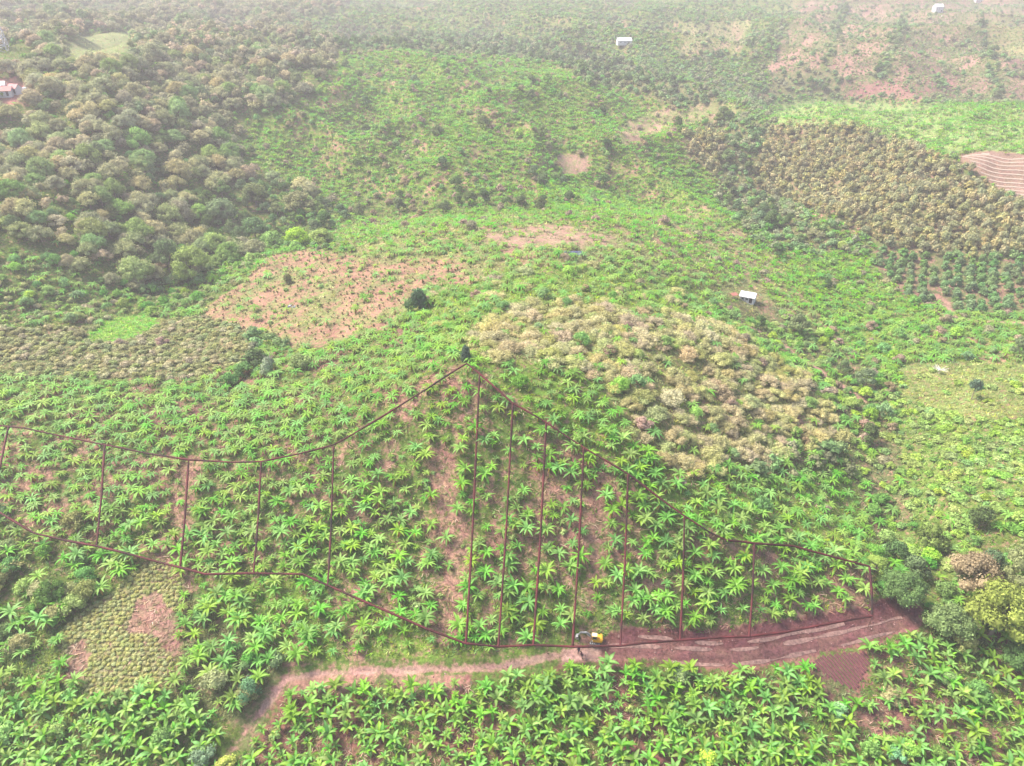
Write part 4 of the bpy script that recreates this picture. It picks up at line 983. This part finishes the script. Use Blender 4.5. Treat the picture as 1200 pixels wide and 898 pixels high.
# excavator
ex = empty('excavator', (EXC[0], EXC[1], float(H(EXC[0], EXC[1])) + .02), R(174)); tag(ex, 'small yellow excavator with grey boom reaching left, on the road cut', 'excavator')
ex.scale = (.86,) * 3
for s in (-1, 1):
    def trk_(bm):
        box(bm, 0, 0, .30, 2.3, .42, .56, .22)
    tr_ = bobj('track', trk_, M_rub, ex, (0, s * .78, 0))
    for q in (-.8, -.4, 0, .4, .8):
        bobj('wheel', lambda bm: bmesh.ops.create_cone(bm, cap_ends=True, segments=10, radius1=.17, radius2=.17, depth=.46), M_grey, tr_, (q, 0, .28), (R(90), 0, 0))
bobj('undercarriage', lambda bm: box(bm, 0, 0, .42, 1.2, 1.15, .3, .05), M_grey, ex)
def body(bm):
    box(bm, -.45, 0, .98, 1.9, 1.75, .62, .12); box(bm, -1.15, 0, 1.12, .7, 1.8, .82, .2)
bobj('body', body, M_yel, ex)
cab = bobj('cab', lambda bm: box(bm, .15, .38, 1.75, 1.15, .95, 1.15, .1), M_yel, ex)
bobj('cab_roof', lambda bm: box(bm, .15, .38, 2.37, 1.05, .9, .06, .02), plain('pale_cab_roof', (.80, .66, .40), .5), cab)
bobj('windscreen', lambda bm: box(bm, .735, .38, 1.85, .04, .78, .8), M_glass, cab)
for s in (-1, 1): bobj('side_window', lambda bm: box(bm, .15, .38 + s * .49, 1.9, .8, .03, .6), M_glass, cab)
def arm(a, b, w0, w1): 
    def f(bm):
        v = Vector(b) - Vector(a); L = v.length; q = v.to_track_quat('X', 'Z').to_matrix().to_4x4(); q.translation = Vector(a)
        g = box(bm, L / 2, 0, 0, L, .26, w0)
        for vv in g['verts']:
            if vv.co.x > L / 2: vv.co.z *= w1 / w0
        bmesh.ops.transform(bm, matrix=q, verts=bm.verts[:])
    return f
bobj('boom', arm((.5, -.2, 1.1), (1.7, -.2, 2.1), .42, .36), M_grey, ex)
bobj('boom_tip', arm((1.7, -.2, 2.1), (2.9, -.2, 2.0), .36, .26), M_grey, ex)
bobj('stick', arm((2.85, -.2, 2.05), (3.4, -.2, 1.1), .28, .2), M_grey, ex)
bobj('cylinder', arm((.8, -.2, .95), (1.7, -.2, 1.8), .12, .10), M_steel, ex)
def bucket(bm):
    pr = [(0, 0), (.35, -.1), (.5, -.45), (.3, -.8), (-.15, -.85), (-.05, -.4)]
    a = [bm.verts.new((x_, -.42, z_)) for x_, z_ in pr]; b = [bm.verts.new((x_, .42, z_)) for x_, z_ in pr]
    bm.faces.new(a[::-1]); bm.faces.new(b)
    for i in range(5): bm.faces.new((a[i], a[i + 1], b[i + 1], b[i]))
bobj('bucket', bucket, M_grey, ex, (3.35, -.2, 1.2))
bobj('exhaust', lambda bm: bmesh.ops.create_cone(bm, cap_ends=True, segments=8, radius1=.05, radius2=.05, depth=.5), M_rub, ex, (-.9, -.5, 1.7))

# two people by the road: skinned figures
M_skin = plain('skin', (.20, .11, .075), .6); M_cl1 = plain('dark_clothes', (.035, .03, .055), .9); M_cl2 = plain('maroon_clothes', (.16, .04, .09), .9); M_hair = plain('black_hair', (.015, .012, .01), .8)
def skinned(name, verts, edges, rad, m, parent):
    me = bpy.data.meshes.new(name); me.from_pydata(verts, edges, []); o = link(name, me, parent)
    md = o.modifiers.new('skin', 'SKIN'); md.use_smooth_shade = True
    if not me.skin_vertices: me.attributes
    for i, r_ in enumerate(rad): me.skin_vertices[0].data[i].radius = (r_, r_)
    me.skin_vertices[0].data[0].use_root = True
    s = o.modifiers.new('subd', 'SUBSURF'); s.levels = 1; s.render_levels = 1
    me.materials.append(m); return o
def person(px_, py_, rz, lean, label, mc):
    p = ground(px_, py_); root = empty('person', p, rz); tag(root, label, 'person', 'people on the road below the excavator')
    L = lambda y_, z_: (0, y_ + lean * max(0, z_ - .9), z_ - .25 * lean * max(0, z_ - .9))
    def v(x_, y_, z_): q = L(y_, z_); return (x_, q[1], q[2])
    bv = [v(0,0,.95), v(0,0,1.2), v(0,0,1.42), v(0,.01,1.52), v(0,.02,1.66), v(.19,0,1.42), v(.26,.03,1.15), v(.27,.12,.92), v(-.19,0,1.42), v(-.26,.03,1.15), v(-.27,.10,.92),
          v(.10,0,.88), v(.12,.06,.50), v(.12,.0,.08), v(.13,.15,.04), v(-.10,0,.88), v(-.12,-.02,.50), v(-.13,-.12,.08), v(-.13,.02,.04)]
    be = [(0,1),(1,2),(2,3),(3,4),(2,5),(5,6),(6,7),(2,8),(8,9),(9,10),(0,11),(11,12),(12,13),(13,14),(0,15),(15,16),(16,17),(17,18)]
    br = [.13,.13,.14,.055,.10,.06,.045,.04,.06,.045,.04,.09,.065,.045,.035,.09,.065,.045,.035]
    me = bpy.data.meshes.new('body'); me.from_pydata(bv, be, []); o = link('body', me, root)
    md = o.modifiers.new('skin', 'SKIN')
    bm = bmesh.new(); bm.from_mesh(me)
    lay = bm.verts.layers.skin.verify(); bm.verts.ensure_lookup_table()
    for i, r_ in enumerate(br): bm.verts[i][lay].radius = (r_, r_)
    bm.verts[0][lay].use_root = True
    bm.to_mesh(me); bm.free()
    s = o.modifiers.new('subd', 'SUBSURF'); s.levels = 1; s.render_levels = 1
    me.materials.append(M_skin)
    def garment(nm, ids, grow, mm):
        mp = {i: k for k, i in enumerate(ids)}
        me = bpy.data.meshes.new(nm); me.from_pydata([bv[i] for i in ids], [(mp[a], mp[b]) for a, b in be if a in mp and b in mp], [])
        o = link(nm, me, root); o.modifiers.new('skin', 'SKIN'); bm = bmesh.new(); bm.from_mesh(me); lay = bm.verts.layers.skin.verify(); bm.verts.ensure_lookup_table()
        for i in ids: r_ = br[i] + grow; bm.verts[mp[i]][lay].radius = (r_, r_)
        bm.verts[0][lay].use_root = True; bm.to_mesh(me); bm.free(); s = o.modifiers.new('subd', 'SUBSURF'); s.levels = 1; s.render_levels = 1; me.materials.append(mm)
    garment('shirt', [0, 1, 2, 5, 6, 8, 9], .022, mc); garment('trousers', [0, 11, 12, 13, 15, 16, 17], .02, M_cl1)
    q = v(0, .0, 1.70)
    bobj('hair', lambda bm: bmesh.ops.create_icosphere(bm, subdivisions=2, radius=.115), M_hair, root, q)
person(678, 766, R(20), .05, 'person in dark clothes standing on the road below the excavator', M_cl1)
person(682, 772, R(70), .35, 'person in maroon top leaning forward beside the roadside bananas', M_cl2)

# pebbly spoil along the freshly cut road
x, y, z, px, py, d, r = grid(.8, .5, x0=-30, x1=75, y0=70, y1=110, seed=88)
dr2 = dist_poly(x, y, ROAD); k = (r.random(len(x)) < np.where(x > 12, .5, .12)) & (dr2 > .2) & (dr2 < 4.0) & (np.hypot(x - EXC[0], y - EXC[1]) > 2.2)
clod = Tpl(); clod.add(ICO[0] * (1, .8, .5), ICO[1], (1, 1, 1)); clod.fin()
stuff('soil_clods', [clod], dict(x=x[k], y=y[k], z=H(x[k], y[k]), r=r), r.uniform(.06, .24, k.sum()), r.uniform(.06, .24, k.sum()), 'dark red clods of fresh earth along the road cut', 'clods', [M_bark], sink=.02, colmul=np.where((r.random(k.sum()) < .3)[:, None], np.array((.36, .22, .20)), np.array((.20, .085, .085))) * r.uniform(.7, 1.3, (k.sum(), 1)))

# ------------------------------------------------------------------ air
bm = bmesh.new(); box(bm, 0, 1200, 25, 6400, 3800 + 300, 170)
me = bpy.data.meshes.new('haze'); bm.to_mesh(me); bm.free()
hm = bpy.data.materials.new('haze_air'); hm.use_nodes = True
n = hm.node_tree.nodes; n.remove(n['Principled BSDF'])
pv = n.new('ShaderNodeVolumePrincipled'); pv.inputs['Color'].default_value = (*HAZE_COL, 1); pv.inputs['Density'].default_value = HAZE; pv.inputs['Anisotropy'].default_value = 0.1
hm.node_tree.links.new(pv.outputs[0], n['Material Output'].inputs['Volume'])
me.materials.append(hm)
hz = link('haze', me); tag(hz, 'pale lilac white haze filling the valley air', 'haze', kind='stuff')
print('COUNTS', TOTAL)
print('tris', sum(len(o.data.polygons) for o in scn.objects if o.type == 'MESH' and o.get('kind') == 'stuff'), 'objects', len(scn.objects))
